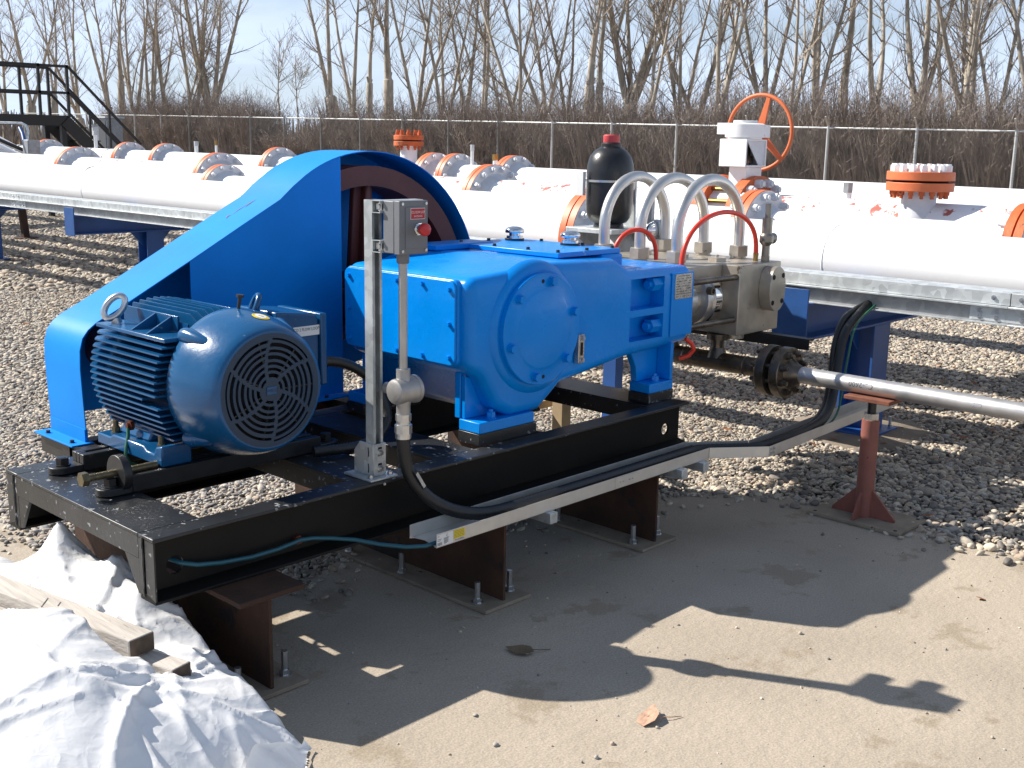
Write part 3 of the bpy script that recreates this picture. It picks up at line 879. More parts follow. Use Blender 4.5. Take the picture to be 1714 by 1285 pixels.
# soil heap in the gap of the hedge
mb = MB(); n_ = 26; hrg = random.Random(4)
a = heading(462); cx_, cy_ = 42 * math.cos(a), 42 * math.sin(a)
for j in range(n_):
    for i in range(n_):
        px, py = (i / (n_ - 1) - .5) * 4.2, (j / (n_ - 1) - .5) * 4.2
        q = math.hypot(px / 1.9, py / 1.9)
        z = .95 * max(0, 1 - q) ** 1.15 + hrg.uniform(-.03, .03) * (q < 1)
        mb.v.append((cx_ + px, cy_ + py, rise(cx_, cy_) - .02 + z))
for j in range(n_ - 1):
    for i in range(n_ - 1):
        mb.f.append((j * n_ + i, j * n_ + i + 1, (j + 1) * n_ + i + 1, (j + 1) * n_ + i))
tag(build(mb, 'soil_heap', 'soil', smooth=180), 'low heap of soil with weeds in the gap of the hedge', 'soil heap')

# white post and grey cabin behind the stair
a = heading(166); x, y = 47 * math.cos(a), 47 * math.sin(a)
mb = MB(); mb.box(x - .12, x + .12, y - .12, y + .12, rise(x, y) - .1, 2.0)
t = thing('marker_post', (x, y, rise(x, y)), 'short white marker post on the grass beyond the black stair', 'post')
build(mb, 'post', 'white_paint', t, bevel=.01)
mb = MB(); mb.box(x - .15, x + .15, y - .15, y + .15, 2.0, 2.06); build(mb, 'cap', 'pale_grey', t)
a = heading(192); x, y = 50 * math.cos(a), 50 * math.sin(a); z0 = rise(x, y)
t = thing('utility_cabinet', (x, y, z0), 'grey utility cabinet between trunks beyond the foot of the stair', 'cabinet')
mb = MB(); mb.box(x - .35, x + .35, y - .4, y + .4, z0, 2.35); build(mb, 'body', 'galv_dark', t, bevel=.02)
mb = MB(); mb.box(x - .42, x + .42, y - .46, y + .46, 2.35, 2.42); build(mb, 'roof', 'pale_grey', t)
mb = MB(); mb.box(x - .37, x - .352, y - .34, y + .34, z0 + .15, 2.25); build(mb, 'door', 'box_grey', t)

# chain-link fence along Y at x = 35.1
FX = 35.1
t = thing('chain_link_fence', (FX, 12.95, rise(FX, 12.95)), 'galvanised chain-link fence with barbed-wire arms running in front of the hedge', 'fence')
mb = MB(); mb.cyl((0, 0, -.2), (0, 0, 2.16), .05, n=8); mb.lathe((0, 0, 2.16), (0, 0, 1), [(.05, 0), (.05, .03), (0, .06)], 8)
PG = shared(mb, 'fence_post', 'fence_galv', 40); PD = PG.copy(); PD.materials.clear(); PD.materials.append(M['fence_dark'])
mb = MB(); mb.bar((0, 0, 2.16), (.25, 0, 2.50), .05, .03); ARM = shared(mb, 'barbed_wire_arm', 'fence_galv')
ys = [12.95 + (15 - k) * 3.05 for k in range(-7, 19)]
tops = []
for k, y in zip(range(-7, 19), ys):
    dark = k in (0, 1, 2, 3, 4, 5, 7, 8)
    o = inst(PD if dark else PG, 'fence_post', t, (FX, y, rise(FX, y)))
    b = bpy.data.objects.new('barbed_wire_arm', ARM); COL.objects.link(b); b.parent = o
    tops.append(Vector((FX, y, rise(FX, y) + 2.14)))
mb = MB(); mb.tube(tops, .03, 6); build(mb, 'top_rail', 'fence_galv', t, smooth=60)
mb = MB(); H = 2.1; w = .0017
y = ys[-1]
y = min(ys)
while y < max(ys):
    z0 = rise(FX, y)
    for sgn in (1, -1):
        a, b = y - sgn * H / 2, y + sgn * H / 2
        mb.add([(FX - .04, a - w, z0), (FX - .04, a + w, z0), (FX - .04, b + w, z0 + H), (FX - .04, b - w, z0 + H)], [(0, 1, 2, 3)])
    y += .075
o = build(mb, 'wire_mesh', 'fence_wire', t, fix=False); o['kind'] = 'stuff'
# ------------------------------------------------------------------ big white pipes with flanges
def pipe_thing(name, label, x, R_, z0, z1, ya, yb, material='white_paint', group='white pipelines'):
    """z0 is the axis height at y = 2, z1 the height at y = 13: the pipes fall a little towards the right"""
    t = thing(name, (x, ya, 0), label, 'pipe', group)
    def zz(y): return z0 + (z1 - z0) * (y - 2) / 11
    mb = MB(); mb.tube([(x, y, zz(y)) for y in (ya, 2, 6, 10, 14, 20, yb)], R_, 40)
    build(mb, 'pipe_run', material, t, smooth=50)
    return t, zz
NUTW = BOLT['flange_white']
def flange_pair(t, x, y, z, R_, Rf, nb=16, th=.05, material='orange', face='grey_face', nuts='flange_white', back=True, both=True):
    """two bolted discs on a pipe along Y; the side that faces the viewer has a pale hub and nuts"""
    f = MB()
    f.lathe((x, y, z), (0, 1, 0), [(R_, -th - .006), (Rf, -th - .006), (Rf, -.006), (Rf - .02, -.006), (Rf - .02, .006), (Rf, .006), (Rf, th + .006), (R_, th + .006)], 44)
    o = build(f, 'flange', material, t, smooth=35)
    g = MB(); y0 = y - th - .006
    g.lathe((x, y0, z), (0, -1, 0), [(Rf - .004, 0), (Rf - .004, .003), (R_ + .05, .004), (R_ + .028, .03), (R_ + .004, .10), (R_ - .01, .10)], 44)
    build(g, 'flange_face', face, o, smooth=40)
    g = MB()
    g.lathe((x, y + th + .006, z), (0, 1, 0), [(R_ + .05, .0), (R_ + .03, .03), (R_ + .004, .09), (R_ - .01, .09)], 32)
    build(g, 'hub', 'white_paint', o, smooth=40)
    rb = (Rf + R_ + .05) / 2
    for k in range(nb):
        a = 2 * math.pi * (k + .5) / nb
        p = (x + rb * math.cos(a), y0 - .003, z + rb * math.sin(a))
        inst(BOLT[nuts], 'nut', o, p, (0, -1, 0), spin=a, scale=min(1, (Rf - R_) / .13))
        if both:
            inst(BOLT[nuts], 'nut', o, (p[0], y + th + .006, p[2]), (0, 1, 0), spin=a, scale=min(1, (Rf - R_) / .13))
    return o

xA, xE, xB, xC = 6.33, 6.95, 7.72, 9.5
pA, zA = pipe_thing('white_pipe', 'nearest large white pipe lying just behind the galvanised tray', xA, .205, 1.022, 1.055, -6, 46)
pE, zE = pipe_thing('white_pipe', 'slimmer white pipe second from the tray, with one flange at the left', xE, .17, 1.085, 1.115, -6, 46)
pB, zB = pipe_thing('white_pipe', 'third white pipe from the tray, carrying the orange handwheel valve', xB, .235, 1.085, 1.128, -6, 46, 'white_flaked')
pC, zC = pipe_thing('white_pipe', 'farthest white pipe, with the most orange flanges, nearest the fence', xC, .2, 1.18, 1.232, -6, 46)
flange_pair(pA, xA, 5.19, zA(5.2), .205, .345, 16, .055, both=False)
flange_pair(pE, xE, 10.95, zE(11), .17, .285, 12)
flange_pair(pE, xE, 4.25, zE(4.3), .17, .30, 12)
flange_pair(pB, xB, 12.25, zB(12.2), .235, .375, 16)
flange_pair(pB, xB, 15.9, zB(16), .235, .375, 16)
flange_pair(pE, xE, 2.43, zE(2), .17, .30, 12, material='orange_rusty')
for y, n_ in ((17.75, 12), (16.55, 12), (13.55, 12), (10.35, 12), (9.95, 12), (9.02, 12), (20.7, 12)):
    flange_pair(pC, xC, y, zC(y), .2, .325, n_, both=False)
flange_pair(pB, xB, 7.62, zB(7.6), .235, .37, 16, both=False)
# straps on the pipes
mb = MB(); mb.lathe((xE, 13.9, zE(13.9)), (0, 1, 0), [(.172, 0), (.178, 0), (.178, .03), (.172, .03)], 32); build(mb, 'pipe_strap', 'galv_dark', pE, smooth=40)
for y in (18.35, 18.95):
    mb = MB(); mb.lathe((xC, y, zC(y)), (0, 1, 0), [(.202, 0), (.208, 0), (.208, .03), (.202, .03)], 32); build(mb, 'pipe_strap', 'galv_dark', pC, smooth=40)
# weld seams on the flaked pipe and a reducer on the right
for y in (3.3, 9.4, 12.6, 19.5):
    mb = MB(); mb.lathe((xA, y, zA(y)), (0, 1, 0), [(.2035, 0), (.2085, .006), (.2035, .012)], 40); build(mb, 'weld_seam', 'white_paint', pA, smooth=60)
for y in (2.45, 3.75):
    mb = MB(); mb.lathe((xB, y, zB(y)), (0, 1, 0), [(.234, 0), (.239, .006), (.234, .012)], 40); build(mb, 'weld_seam', 'white_paint', pB, smooth=60)

def vent(x, y, z, h, r, material, label, cap=True, cat='vent'):
    t = thing('vent_stub', (x, y, z), label, cat, 'small stubs on the pipes')
    mb = MB(); mb.cyl((x, y, z - .03), (x, y, z + h), r, n=12); build(mb, 'stub', 'white_rusty', t, smooth=40)
    mb = MB(); mb.cyl((x, y, z + h), (x, y, z + h + .07), r * 1.25, n=6 if cap else 12); build(mb, 'cap', material, t, smooth=30)
vent(xB, 4.0, zB(4) + .225, .05, .03, 'galv_dark', 'small grey capped stub on the flaked pipe left of the bolted orange cap')
vent(xC, 9.7, zC(9.7) + .2, .16, .02, 'galv', 'thin grey vent stub standing between two flanges on the far pipe')
vent(xC, 9.32, zC(9.3) + .2, .06, .03, 'brass', 'white stub with brass valve beside a flange on the far pipe')
vent(xC, 15.7, zC(15.7) + .2, .10, .028, 'galv', 'grey capped stub on the far pipe above the two left flanges')
vent(xC, 15.15, zC(15.2) + .2, .12, .018, 'brass', 'thin brass-topped stub on the far pipe near the soil heap')
vent(xC, 18.9, zC(18.9) + .2, .22, .03, 'galv', 'grey stub on the far pipe at the foot of the black stair')

# nozzles with bolted blind flanges
def blind_nozzle(label, x, y, zb, zt, r, Rf, nb, material, nuts, R_):
    t = thing('blind_flange_nozzle', (x, y, zb), label, 'nozzle')
    mb = MB(); mb.lathe((x, y, 0), (0, 0, 1), [(r * 1.3, zb - .08), (r * 1.08, zb + .0), (r, zb + .03), (r, zt - .01), (r * 1.15, zt - .0)], 32)
    build(mb, 'nozzle', 'grey_face' if nb > 10 else 'white_paint', t, smooth=50)
    th = .058
    for k in range(2):
        z = zt + k * (th + .014)
        mb = MB(); mb.lathe((x, y, z), (0, 0, 1), [(0, 0), (Rf, 0), (Rf, th), (0, th)], 48)
        o = build(mb, 'flange' if k == 0 else 'blind_cover', material, t, bevel=.004)
        for q in range(nb):
            a = 6.2832 * (q + .3) / nb; rb = Rf - .045
            if k: inst(BOLT[nuts[1]], 'nut', o, (x + rb * math.cos(a), y + rb * math.sin(a), z + th), (0, 0, 1), spin=a)
            else: inst(BOLT[nuts[0]], 'nut', o, (x + rb * math.cos(a), y + rb * math.sin(a), z), (0, 0, -1), spin=a, scale=.75)
    mb = MB(); mb.cyl((x, y, zt + th), (x, y, zt + th + .014), Rf * .82, n=32); build(mb, 'gasket', 'dark_void', t, smooth=40)
FW2 = MB(); FW2.hexa((0, 0, 0), (0, 0, 1), .026, .042); FW2.cyl((0, 0, .042), (0, 0, .052), .016, n=10)
BOLT['nut_white'] = shared(FW2, 'nut_white', 'white_paint', 30)
blind_nozzle('orange blind flange with white nuts on the flaked pipe at the right', xB - .1, 3.42, zB(3.4) + .16, 1.405, .115, .222, 16, 'orange', ('flange_rust', 'nut_white'), .235)
blind_nozzle('rusty orange blind flange on a white stub above the blue guard', xC, 10.82, zC(10.8) + .15, 1.615, .105, .185, 10, 'orange_rusty', ('flange_rust', 'flange_rust'), .2)

# gear operated valve with orange handwheel on the third pipe
vx, vy = xB, 4.92; vz = zB(5)
t = thing('handwheel_valve', (vx, vy, vz), 'white gear valve with large orange handwheel on the third pipe', 'valve')
for dy, nut in ((.17, None), (-.15, 'flange_white')):
    mb = MB(); mb.lathe((vx, vy + dy, vz), (0, 1, 0), [(.2, -.045), (.365, -.045), (.365, .045), (.2, .045)], 40)
    o = build(mb, 'flange', 'orange_rusty', t, smooth=35)
    for k in range(16):
        a = 6.2832 * (k + .5) / 16; p = (vx + .315 * math.cos(a), vy + dy, vz + .315 * math.sin(a))
        if nut: inst(BOLT[nut], 'nut', o, (p[0], p[1] - .045, p[2]), (0, -1, 0), spin=a, scale=1.25)
for k in range(16):
    a = 6.2832 * (k + .5) / 16
    mb = MB(); mb.cyl((vx + .315 * math.cos(a), vy - .12, vz + .315 * math.sin(a)), (vx + .315 * math.cos(a), vy + .14, vz + .315 * math.sin(a)), .016, n=8)
    build(mb, 'stud', 'brass', t, smooth=40)
mb = MB(); mb.lathe((vx, vy, vz), (0, 1, 0), [(.2, -.45), (.25, -.28), (.27, -.19), (.29, -.1), (.29, .16), (.27, .25), (.2, .4)], 32); build(mb, 'body', 'white_rusty', t, smooth=50)
mb = MB(); mb.box(vx - .12, vx + .10, vy - .135, vy + .02, vz + .25, 1.53); build(mb, 'bonnet', 'white_rusty', t, bevel=.006)
# yoke box open towards the viewer's right
bx0, bx1, by0, by1, bz0, bz1 = vx - .2, vx + .087, vy - .176, vy + .062, 1.53, 1.735
mb = MB(); mb.box(bx0, bx0 + .012, by0, by1, bz0, bz1); mb.box(bx1 - .012, bx1, by0, by1, bz0, bz1)
mb.box(bx0 + .0125, bx1 - .0125, by0, by1, bz0, bz0 + .012); mb.box(bx0 + .0125, bx1 - .0125, by0, by1, bz1 - .012, bz1)
mb.box(bx0 + .0125, bx1 - .0125, by1 - .012, by1 - .001, bz0 + .0125, bz1 - .0125)
build(mb, 'yoke_box', 'white_rusty', t, bevel=.003)
mb = MB(); mb.prism([(bx0 + .03, bz1 - .013), (bx1 - .013, bz1 - .013), (bx1 - .013, bz0 + .013), (bx1 - .09, bz0 + .013)], 'xz', by0 + .01, by0 + .018); build(mb, 'side_plate', 'grey_face', t)
mb = MB(); mb.cyl((vx, vy - .06, bz0 + .013), (vx, vy - .05, bz1 - .013), .03, n=12); mb.hexa((vx, vy - .06, bz0 + .03), (0, 0, 1), .05, .05); build(mb, 'stem', 'dark_steel', t, smooth=35)
mb = MB(); mb.lathe((vx - .05, vy - .06, 1.735), (0, 0, 1), [(.0, 0), (.13, 0), (.13, .012), (.15, .014), (.15, .11), (.13, .118), (.09, .12), (.09, .14), (0, .14)], 32)
mb.box(vx - .16, vx - .06, vy + .02, vy + .12, 1.77, 1.855); mb.box(vx + .02, vx + .13, vy - .17, vy + .06, 1.75, 1.845); mb.cyl((vx + .02, vy - .165, 1.80), (vx + .02, vy - .205, 1.80), .04, n=16)
build(mb, 'gear_housing', 'white_rusty', t, smooth=40)
wxc, wyc, wzc = vx + .30, vy + .03, 1.79
mb = MB(); mb.cyl((vx + .15, wyc, wzc), (wxc + .03, wyc, wzc), .022, n=12); mb.cyl((wxc - .03, wyc, wzc), (wxc + .04, wyc, wzc), .045, n=14); build(mb, 'wheel_shaft', 'orange', t, smooth=40)
mb = MB(); mb.tube([(wxc, wyc + .29 * math.cos(a), wzc + .29 * math.sin(a)) for a in np.linspace(0, 6.2832, 57)[:-1]], .0155, 10, closed=True)
o = build(mb, 'handwheel', 'orange', t, smooth=60)
for a in (1.2, 1.2 + 2.094, 1.2 + 4.189):
    a = math.pi - a - .02 if False else a + .62
    mb = MB(); c, s_ = math.cos(a), math.sin(a)
    p0, p1 = Vector((wxc, wyc + .03 * c, wzc + .03 * s_)), Vector((wxc, wyc + .285 * c, wzc + .285 * s_)); n_ = Vector((0, -s_, c))
    vs = []
    for p, w in ((p0, .036), (p1, .016)):
        for dx in (-.008, .008):
            vs += [p + n_ * w + Vector((dx, 0, 0)), p - n_ * w + Vector((dx, 0, 0))]
    mb.add(vs, [(0, 1, 3, 2), (4, 6, 7, 5), (0, 4, 5, 1), (2, 3, 7, 6), (0, 2, 6, 4), (1, 5, 7, 3)])
    build(mb, 'spoke', 'orange', o, bevel=.003)

# ------------------------------------------------------------------ blue pipe racks
def rack(y0, label, xs=5.42, posts=((6.33, 0.0),), z_top=.868, full=True):
    t = thing('pipe_rack', (6.33, y0 + .1, 0), label, 'pipe rack', 'blue steel racks under the pipes')
    w = .2; zb = z_top - .20
    mb = MB(); mb.box(xs + .012, 10.2, y0, y0 + w, z_top - .014, z_top); build(mb, 'top_flange', 'support_blue', t, bevel=.002)
    mb = MB(); mb.box(xs + .012, 10.2, y0, y0 + w, zb, zb + .014); build(mb, 'bottom_flange', 'support_blue', t, bevel=.002)
    mb = MB(); mb.box(xs + .012, 10.2, y0 + w / 2 - .005, y0 + w / 2 + .005, zb + .014, z_top - .014); build(mb, 'web', 'support_blue', t)
    mb = MB(); mb.box(xs, xs + .011, y0 - .004, y0 + w + .004, zb - .012, z_top + .078); build(mb, 'end_plate', 'end_blue', t, bevel=.002)
    for px in (6.33, 10.05):
        mb = MB()
        mb.box(px - .10, px + .10, y0 - .002, y0 + .012, .03, zb); mb.box(px - .10, px + .10, y0 + w - .012, y0 + w + .002, .03, zb); mb.box(px - .005, px + .005, y0 + .012, y0 + w - .012, .03, zb)
        o = build(mb, 'post', 'support_blue', t, bevel=.002)
        for sx in (-1, 1):
            g = MB(); g.prism([(px + sx * .1, zb - .002), (px + sx * .24, zb - .002), (px + sx * .1, zb - .15)], 'xz', y0 + w / 2 - .005, y0 + w / 2 + .005)
            build(g, 'gusset', 'support_blue', o)
        mb = MB(); mb.box(px - .17, px + .17, y0 - .07, y0 + w + .07, .012, .03); o = build(mb, 'base_plate', 'support_blue', t, bevel=.002)
        for sx in (-1, 1):
            for sy in (-1, 1): inst(BOLT['anchor'], 'anchor_bolt', o, (px + sx * .135, y0 + w / 2 + sy * .135, .03), scale=.8)
    for x, z, r in ((xA, zA(y0), .205), (xE, zE(y0), .17), (xB, zB(y0), .235), (xC, zC(y0), .2)):
        if z - r > z_top + .01:
            mb = MB(); mb.prism([(x - .11, z_top), (x + .11, z_top), (x + .07, z - r * .93), (x - .07, z - r * .93)], 'xz', y0 + .06, y0 + .14)
            build(mb, 'saddle', 'support_blue', t)
    return t
rack(2.99, 'blue pipe rack behind the pump, its lit end plate by the steel block')
rack(11.36, 'blue pipe rack left of the belt guard with pale end plate')
rack(15.6, 'blue pipe rack at the left edge under the galvanised tray')
for y0 in (2.99, 11.36):
    mb = MB(); rg = random.Random(int(y0)); cx_, cy_ = 6.36, y0 + .1
    ring = [(cx_, cy_, .02)]
    fs = []
    for k, (q, z) in enumerate(((.5, .016), (.9, .0), (1.0, -.05))):
        for i in range(20):
            a = 6.2832 * i / 20; r = .42 * q * (1 + .14 * math.sin(a * 3 + y0) + rg.uniform(-.04, .04)); ring.append((cx_ + r * math.cos(a) * 1.1, cy_ + r * math.sin(a), z + rg.uniform(0, .006)))
    for i in range(20):
        j = (i + 1) % 20; fs.append((0, 1 + i, 1 + j))
        for k in range(2): fs.append((1 + k * 20 + i, 21 + k * 20 + i, 21 + k * 20 + j, 1 + k * 20 + j))
    mb.add(ring, fs)
    tag(build(mb, 'concrete_pier', 'concrete', smooth=60), 'round concrete pier top under the post of the blue rack ' + ('behind the pump' if y0 < 5 else 'left of the guard'), 'concrete pier')

# short brown post under the tray at the far left
t = thing('brown_post', (8.1, 18.7, 0), 'thin dark brown post under the tray at the far left', 'post')
mb = MB(); mb.bar((8.1, 18.7, 0), (8.05, 18.75, .9), .10, .10, (1, 0, 0)); build(mb, 'post', 'rust', t, bevel=.004)
mb = MB(); mb.box(7.95, 8.25, 18.55, 18.85, -.01, .02); build(mb, 'base_plate', 'rust', t)

# ------------------------------------------------------------------ galvanised cable tray in front of the pipes
t = thing('galvanised_tray', (5.5, 4, .87), 'long galvanised steel tray running in front of the white pipes', 'cable tray')
ya, yb = -3.2, 26.0
splits = [-3.2, 1.98, 7.5, 12.9, 18.0, 26.0]
for a, b in zip(splits, splits[1:]):
    mb = MB(); mb.box(5.515, 5.519, a + .002, b - .002, .962, 1.022); mb.box(5.519, 5.70, a + .002, b - .002, 1.018, 1.022); build(mb, 'cover', 'galv', t, bevel=.001)
    mb = MB(); mb.box(5.490, 5.532, a + .001, b - .001, .950, .960); build(mb, 'top_lip', 'galv', t, bevel=.002)
    mb = MB(); mb.box(5.528, 5.532, a + .001, b - .001, .874, .950); build(mb, 'side_rail', 'galv_dark', t)  # recess below the lip: its shade put into a darker zinc tone
    mb = MB(); mb.box(5.492, 5.70, a + .001, b - .001, .868, .874); build(mb, 'bottom_flange', 'galv', t, bevel=.001)
for s_ in splits[1:-1]:
    mb = MB(); mb.box(5.523, 5.5275, s_ - .19, s_ + .19, .88, .945); o = build(mb, 'splice_plate', 'galv', t)
    for dy in (-.14, -.06, .06, .14):
        for z in (.895, .927):
            inst(BOLT['zinc'], 'bolt', o, (5.523, s_ + dy, z), (-1, 0, 0))
    for dy in (-.05, .08): inst(BOLT['zinc'], 'bolt', t, (5.515, s_ + dy, .995), (-1, 0, 0))
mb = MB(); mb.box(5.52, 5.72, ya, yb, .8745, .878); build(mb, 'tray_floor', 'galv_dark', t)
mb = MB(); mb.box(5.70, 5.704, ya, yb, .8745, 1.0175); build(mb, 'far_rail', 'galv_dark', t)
for k, (dx, r) in enumerate(((.05, .018), (.10, .014), (.15, .016))):
    mb = MB(); mb.tube([(5.53 + dx, y, .878 + r + .004 * math.sin(y * 1.3 + k)) for y in np.arange(ya, yb, .5)], r, 8); build(mb, 'tray_cable', 'rubber', t, smooth=80)

# ------------------------------------------------------------------ electrical things and the black stile at far left
ex, ey = 9.2, 20.6
t = thing('pipe_junction_box', (ex, ey, 1.3), 'grey electrical box with bent conduit above the pipes at far left', 'electrical box')
def at(u, v, d):
    """point at pixel column/row of the photo and distance along the view axis (used to lay out far things)"""
    q = fw * d + r1 * ((u - 857) / F_PX * d) - u1 * ((v - 642.5) / F_PX * d)
    return Vector((q.x, q.y, q.z + 1.68))
p = at(53, 246, 19); ex, ey, ez = p
t.location = (ex, ey, ez - .15); ORG[t.name] = Vector(t.location)
mb = MB(); mb.box(ex - .1, ex + .1, ey - .11, ey + .11, ez - .12, ez + .12); build(mb, 'box', 'galv_dark', t, bevel=.006)
mb = MB(); mb.box(ex - .108, ex - .1002, ey - .1, ey + .1, ez - .11, ez + .11); build(mb, 'lid', 'box_light', t, bevel=.003)
mb = MB(); mb.tube([at(46, 236, 19), at(47, 219, 19), at(44, 210, 19), at(36, 206, 19), at(-30, 204, 19)], .022, 8); build(mb, 'conduit', 'galv', t, smooth=60)
mb = MB(); mb.tube([at(33, 214, 19.4), at(38, 224, 19.3), at(41, 238, 19.2)], .035, 8); build(mb, 'blue_hose', 'support_blue', t, smooth=60)
for k, (c, ma, r, lab) in enumerate((((at(-40, 212, 19.6), at(44, 256, 19.6)), 'white_paint', .045, 'white sloping pipe below the grey electrical box'),
                     ((at(-40, 224, 19.2), at(30, 259, 19.2)), 'white_paint', .045, 'lower white sloping pipe at the left edge'),
                     ((at(-40, 217, 19.4), at(56, 258, 19.4)), 'rubber', .03, 'black cable sloping between the two white pipes at the left edge'))):
    mb = MB(); mb.tube([c[0], c[0].lerp(c[1], .5), c[1]], r, 10); tag(build(mb, 'sloping_pipe' if k < 2 else 'sloping_cable', ma, smooth=60), lab, 'pipe' if k < 2 else 'cable')

sy0, sy1 = 22.6, 23.45
xd = 10.86; zd = 2.05
t = thing('crossover_stile', (xd, sy0, 0), 'black steel crossover platform with stair and handrails over the pipes', 'platform')
mb = MB(); mb.box(7.6, xd, sy0, sy0 + .05, zd - .2, zd); build(mb, 'edge_beam', 'stile_black', t)
mb = MB(); mb.box(7.6, xd, sy1 - .05, sy1, zd - .2, zd); build(mb, 'edge_beam', 'stile_black', t)
for k in range(12):
    x = 7.6 + k * .272
    mb = MB(); mb.box(x, x + .255, sy0 + .051, sy1 - .051, zd - .035, zd - .005); build(mb, 'deck_plank', 'stile_black', t)
run = 1.62
for sy in (sy0, sy1):
    d = Vector((run, 0, -1.62)); p0 = Vector((xd - .12, sy, zd - .1)); 
    mb = MB(); mb.bar(p0, p0 + d, .05, .24, (0, 0, 1)); build(mb, 'stringer', 'stile_black', t)
    for x in (7.9, 9.0, 10.25, xd - .03):
        mb = MB(); mb.box(x - .025, x + .025, sy - .025, sy + .025, zd - .02, zd + .98); build(mb, 'rail_post', 'stile_black', t)
    for z in (zd + .95, zd + .44):
        mb = MB(); mb.bar((7.6, sy, z), (xd, sy, z), .05, .05); build(mb, 'handrail', 'stile_black', t)
        q = Vector((xd, sy, z)); mb = MB(); mb.bar(q, q + Vector((1.5, 0, -1.5)), .045, .045); build(mb, 'stair_handrail', 'stile_black', t)
    for f_ in (.55, .98):
        x = xd + 1.5 * f_; z = zd + .95 - 1.5 * f_
        mb = MB(); mb.box(x - .02, x + .02, sy - .02, sy + .02, z - 1.15, z); build(mb, 'stair_post', 'stile_black', t)
for k in range(6):
    x = xd + .12 + k * .26; z = zd - .22 - k * .26
    mb = MB(); mb.box(x - .02, x + .24, sy0 + .03, sy1 - .03, z - .025, z); build(mb, 'step', 'stile_black', t)
for x in (8.2, xd - .15):
    mb = MB(); mb.box(x - .05, x + .05, sy0, sy0 + .1, 0, zd - .2); mb.box(x - .05, x + .05, sy1 - .1, sy1, 0, zd - .2); build(mb, 'leg_frame', 'stile_black', t)
# ------------------------------------------------------------------ rusty support beams
ZS0, ZS1 = 0.336, 0.539      # underside and top of the skid
def support(xc, ya, yb, label):
    t = thing('support_beam', (xc, (ya + yb) / 2, 0), label, 'support beam', 'rusty I-beams carrying the skid')
    mb = MB(); mb.box(xc - .118, xc + .118, ya, yb, ZS0 - .018, ZS0 - .001); build(mb, 'top_flange', 'rust', t, bevel=.002)
    mb = MB(); mb.box(xc - .006, xc + .006, ya + .02, yb - .02, .017, ZS0 - .018); build(mb, 'web', 'rust', t)
    mb = MB(); mb.box(xc - .12, xc + .12, ya - .005, yb + .005, .002, .016); o = build(mb, 'base_plate', 'dusty_steel', t, bevel=.002)
    for x in (-.085, .085):
        for y in (ya + .075, ya + .5, yb - .5, yb - .07):
            inst(BOLT['anchor'], 'anchor_bolt', o, (xc + x, y, .016), spin=x * 30 + y)
    return t
support(1.858, 2.735, 4.05, 'rusty I-beam under the front end of the skid, beside the tarp')
support(2.872, 2.720, 4.05, 'rusty I-beam under the middle of the skid, below the tray labels')
support(3.800, 2.715, 4.05, 'rusty I-beam under the rear end of the skid')

# ------------------------------------------------------------------ black steel skid
X0, X1, YN, YF = 1.556, 4.232, 2.890, 3.890
sk = thing('skid_frame', ((X0 + X1) / 2, (YN + YF) / 2, ZS0), 'black painted steel skid carrying the motor and pump', 'steel skid')
for yn, sg in ((YN, 1), (YF, -1)):
    wy = yn + sg * .056
    a, b = sorted((yn, yn + sg * .088))
    mb = MB(); mb.prism([(a, ZS1 - .012), (b, ZS1 - .012), (b, ZS1), (a, ZS1)], 'yz', X0, X1)
    build(mb, 'top_flange', 'black_paint_lit', sk, bevel=.003)
    mb = MB(); mb.prism([(a, ZS0), (b, ZS0), (b, ZS0 + .009), (wy + .012, ZS0 + .024), (wy - .012, ZS0 + .024), (a, ZS0 + .009)], 'yz', X0, X1)
    build(mb, 'bottom_flange', 'black_side_shaded', sk, bevel=.002)
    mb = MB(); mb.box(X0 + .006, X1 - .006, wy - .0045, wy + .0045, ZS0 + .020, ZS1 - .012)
    o = build(mb, 'side_web', 'black_side_shaded', sk)
    cut(o, [lambda m, y=wy: m.cyl((1.652, y - .03, .425), (1.652, y + .03, .425), .029, n=28), lambda m, y=wy: m.cyl((4.122, y - .03, .42), (4.122, y + .03, .42), .026, n=24)])
    mb = MB(); c, d = sorted((yn + sg * .0008, wy - sg * .005)); mb.box(X0 + .0008, X0 + .006, c, d, ZS0 + .010, ZS1 - .0125); build(mb, 'end_plate', 'black_paint_lit', sk)
# flat cross channels
def cross(x0, x1, name='cross_member'):
    ya, yb = YN + .0885, YF - .0885
    mb = MB(); mb.box(x0, x1, ya, yb, ZS1 - .009, ZS1 - .001); o = build(mb, name, 'black_paint_lit', sk, bevel=.0015)
    mb = MB(); mb.box(x0, x0 + .008, ya, yb, ZS1 - .078, ZS1 - .0092); build(mb, 'leg', 'black_paint_lit', o)
    mb = MB(); mb.box(x1 - .008, x1, ya, yb, ZS1 - .078, ZS1 - .0092); build(mb, 'leg', 'black_side_shaded', o)
cross(2.335, 2.545); cross(2.74, 2.94); cross(4.02, 4.225)
mb = MB(); mb.box(X0, X0 + .204, YN + .0885, YF - .0885, ZS1 - .010, ZS1); o = build(mb, 'front_beam', 'black_paint_lit', sk, bevel=.002)
mb = MB(); mb.box(X0, X0 + .009, YN + .0885, YF - .0885, ZS1 - .078, ZS1 - .0102); build(mb, 'front_face', 'black_paint_lit', o)
mb = MB(); mb.box(X0 + .195, X0 + .204, YN + .0885, YF - .0885, ZS1 - .078, ZS1 - .0102); build(mb, 'rear_face', 'black_side_shaded', o)
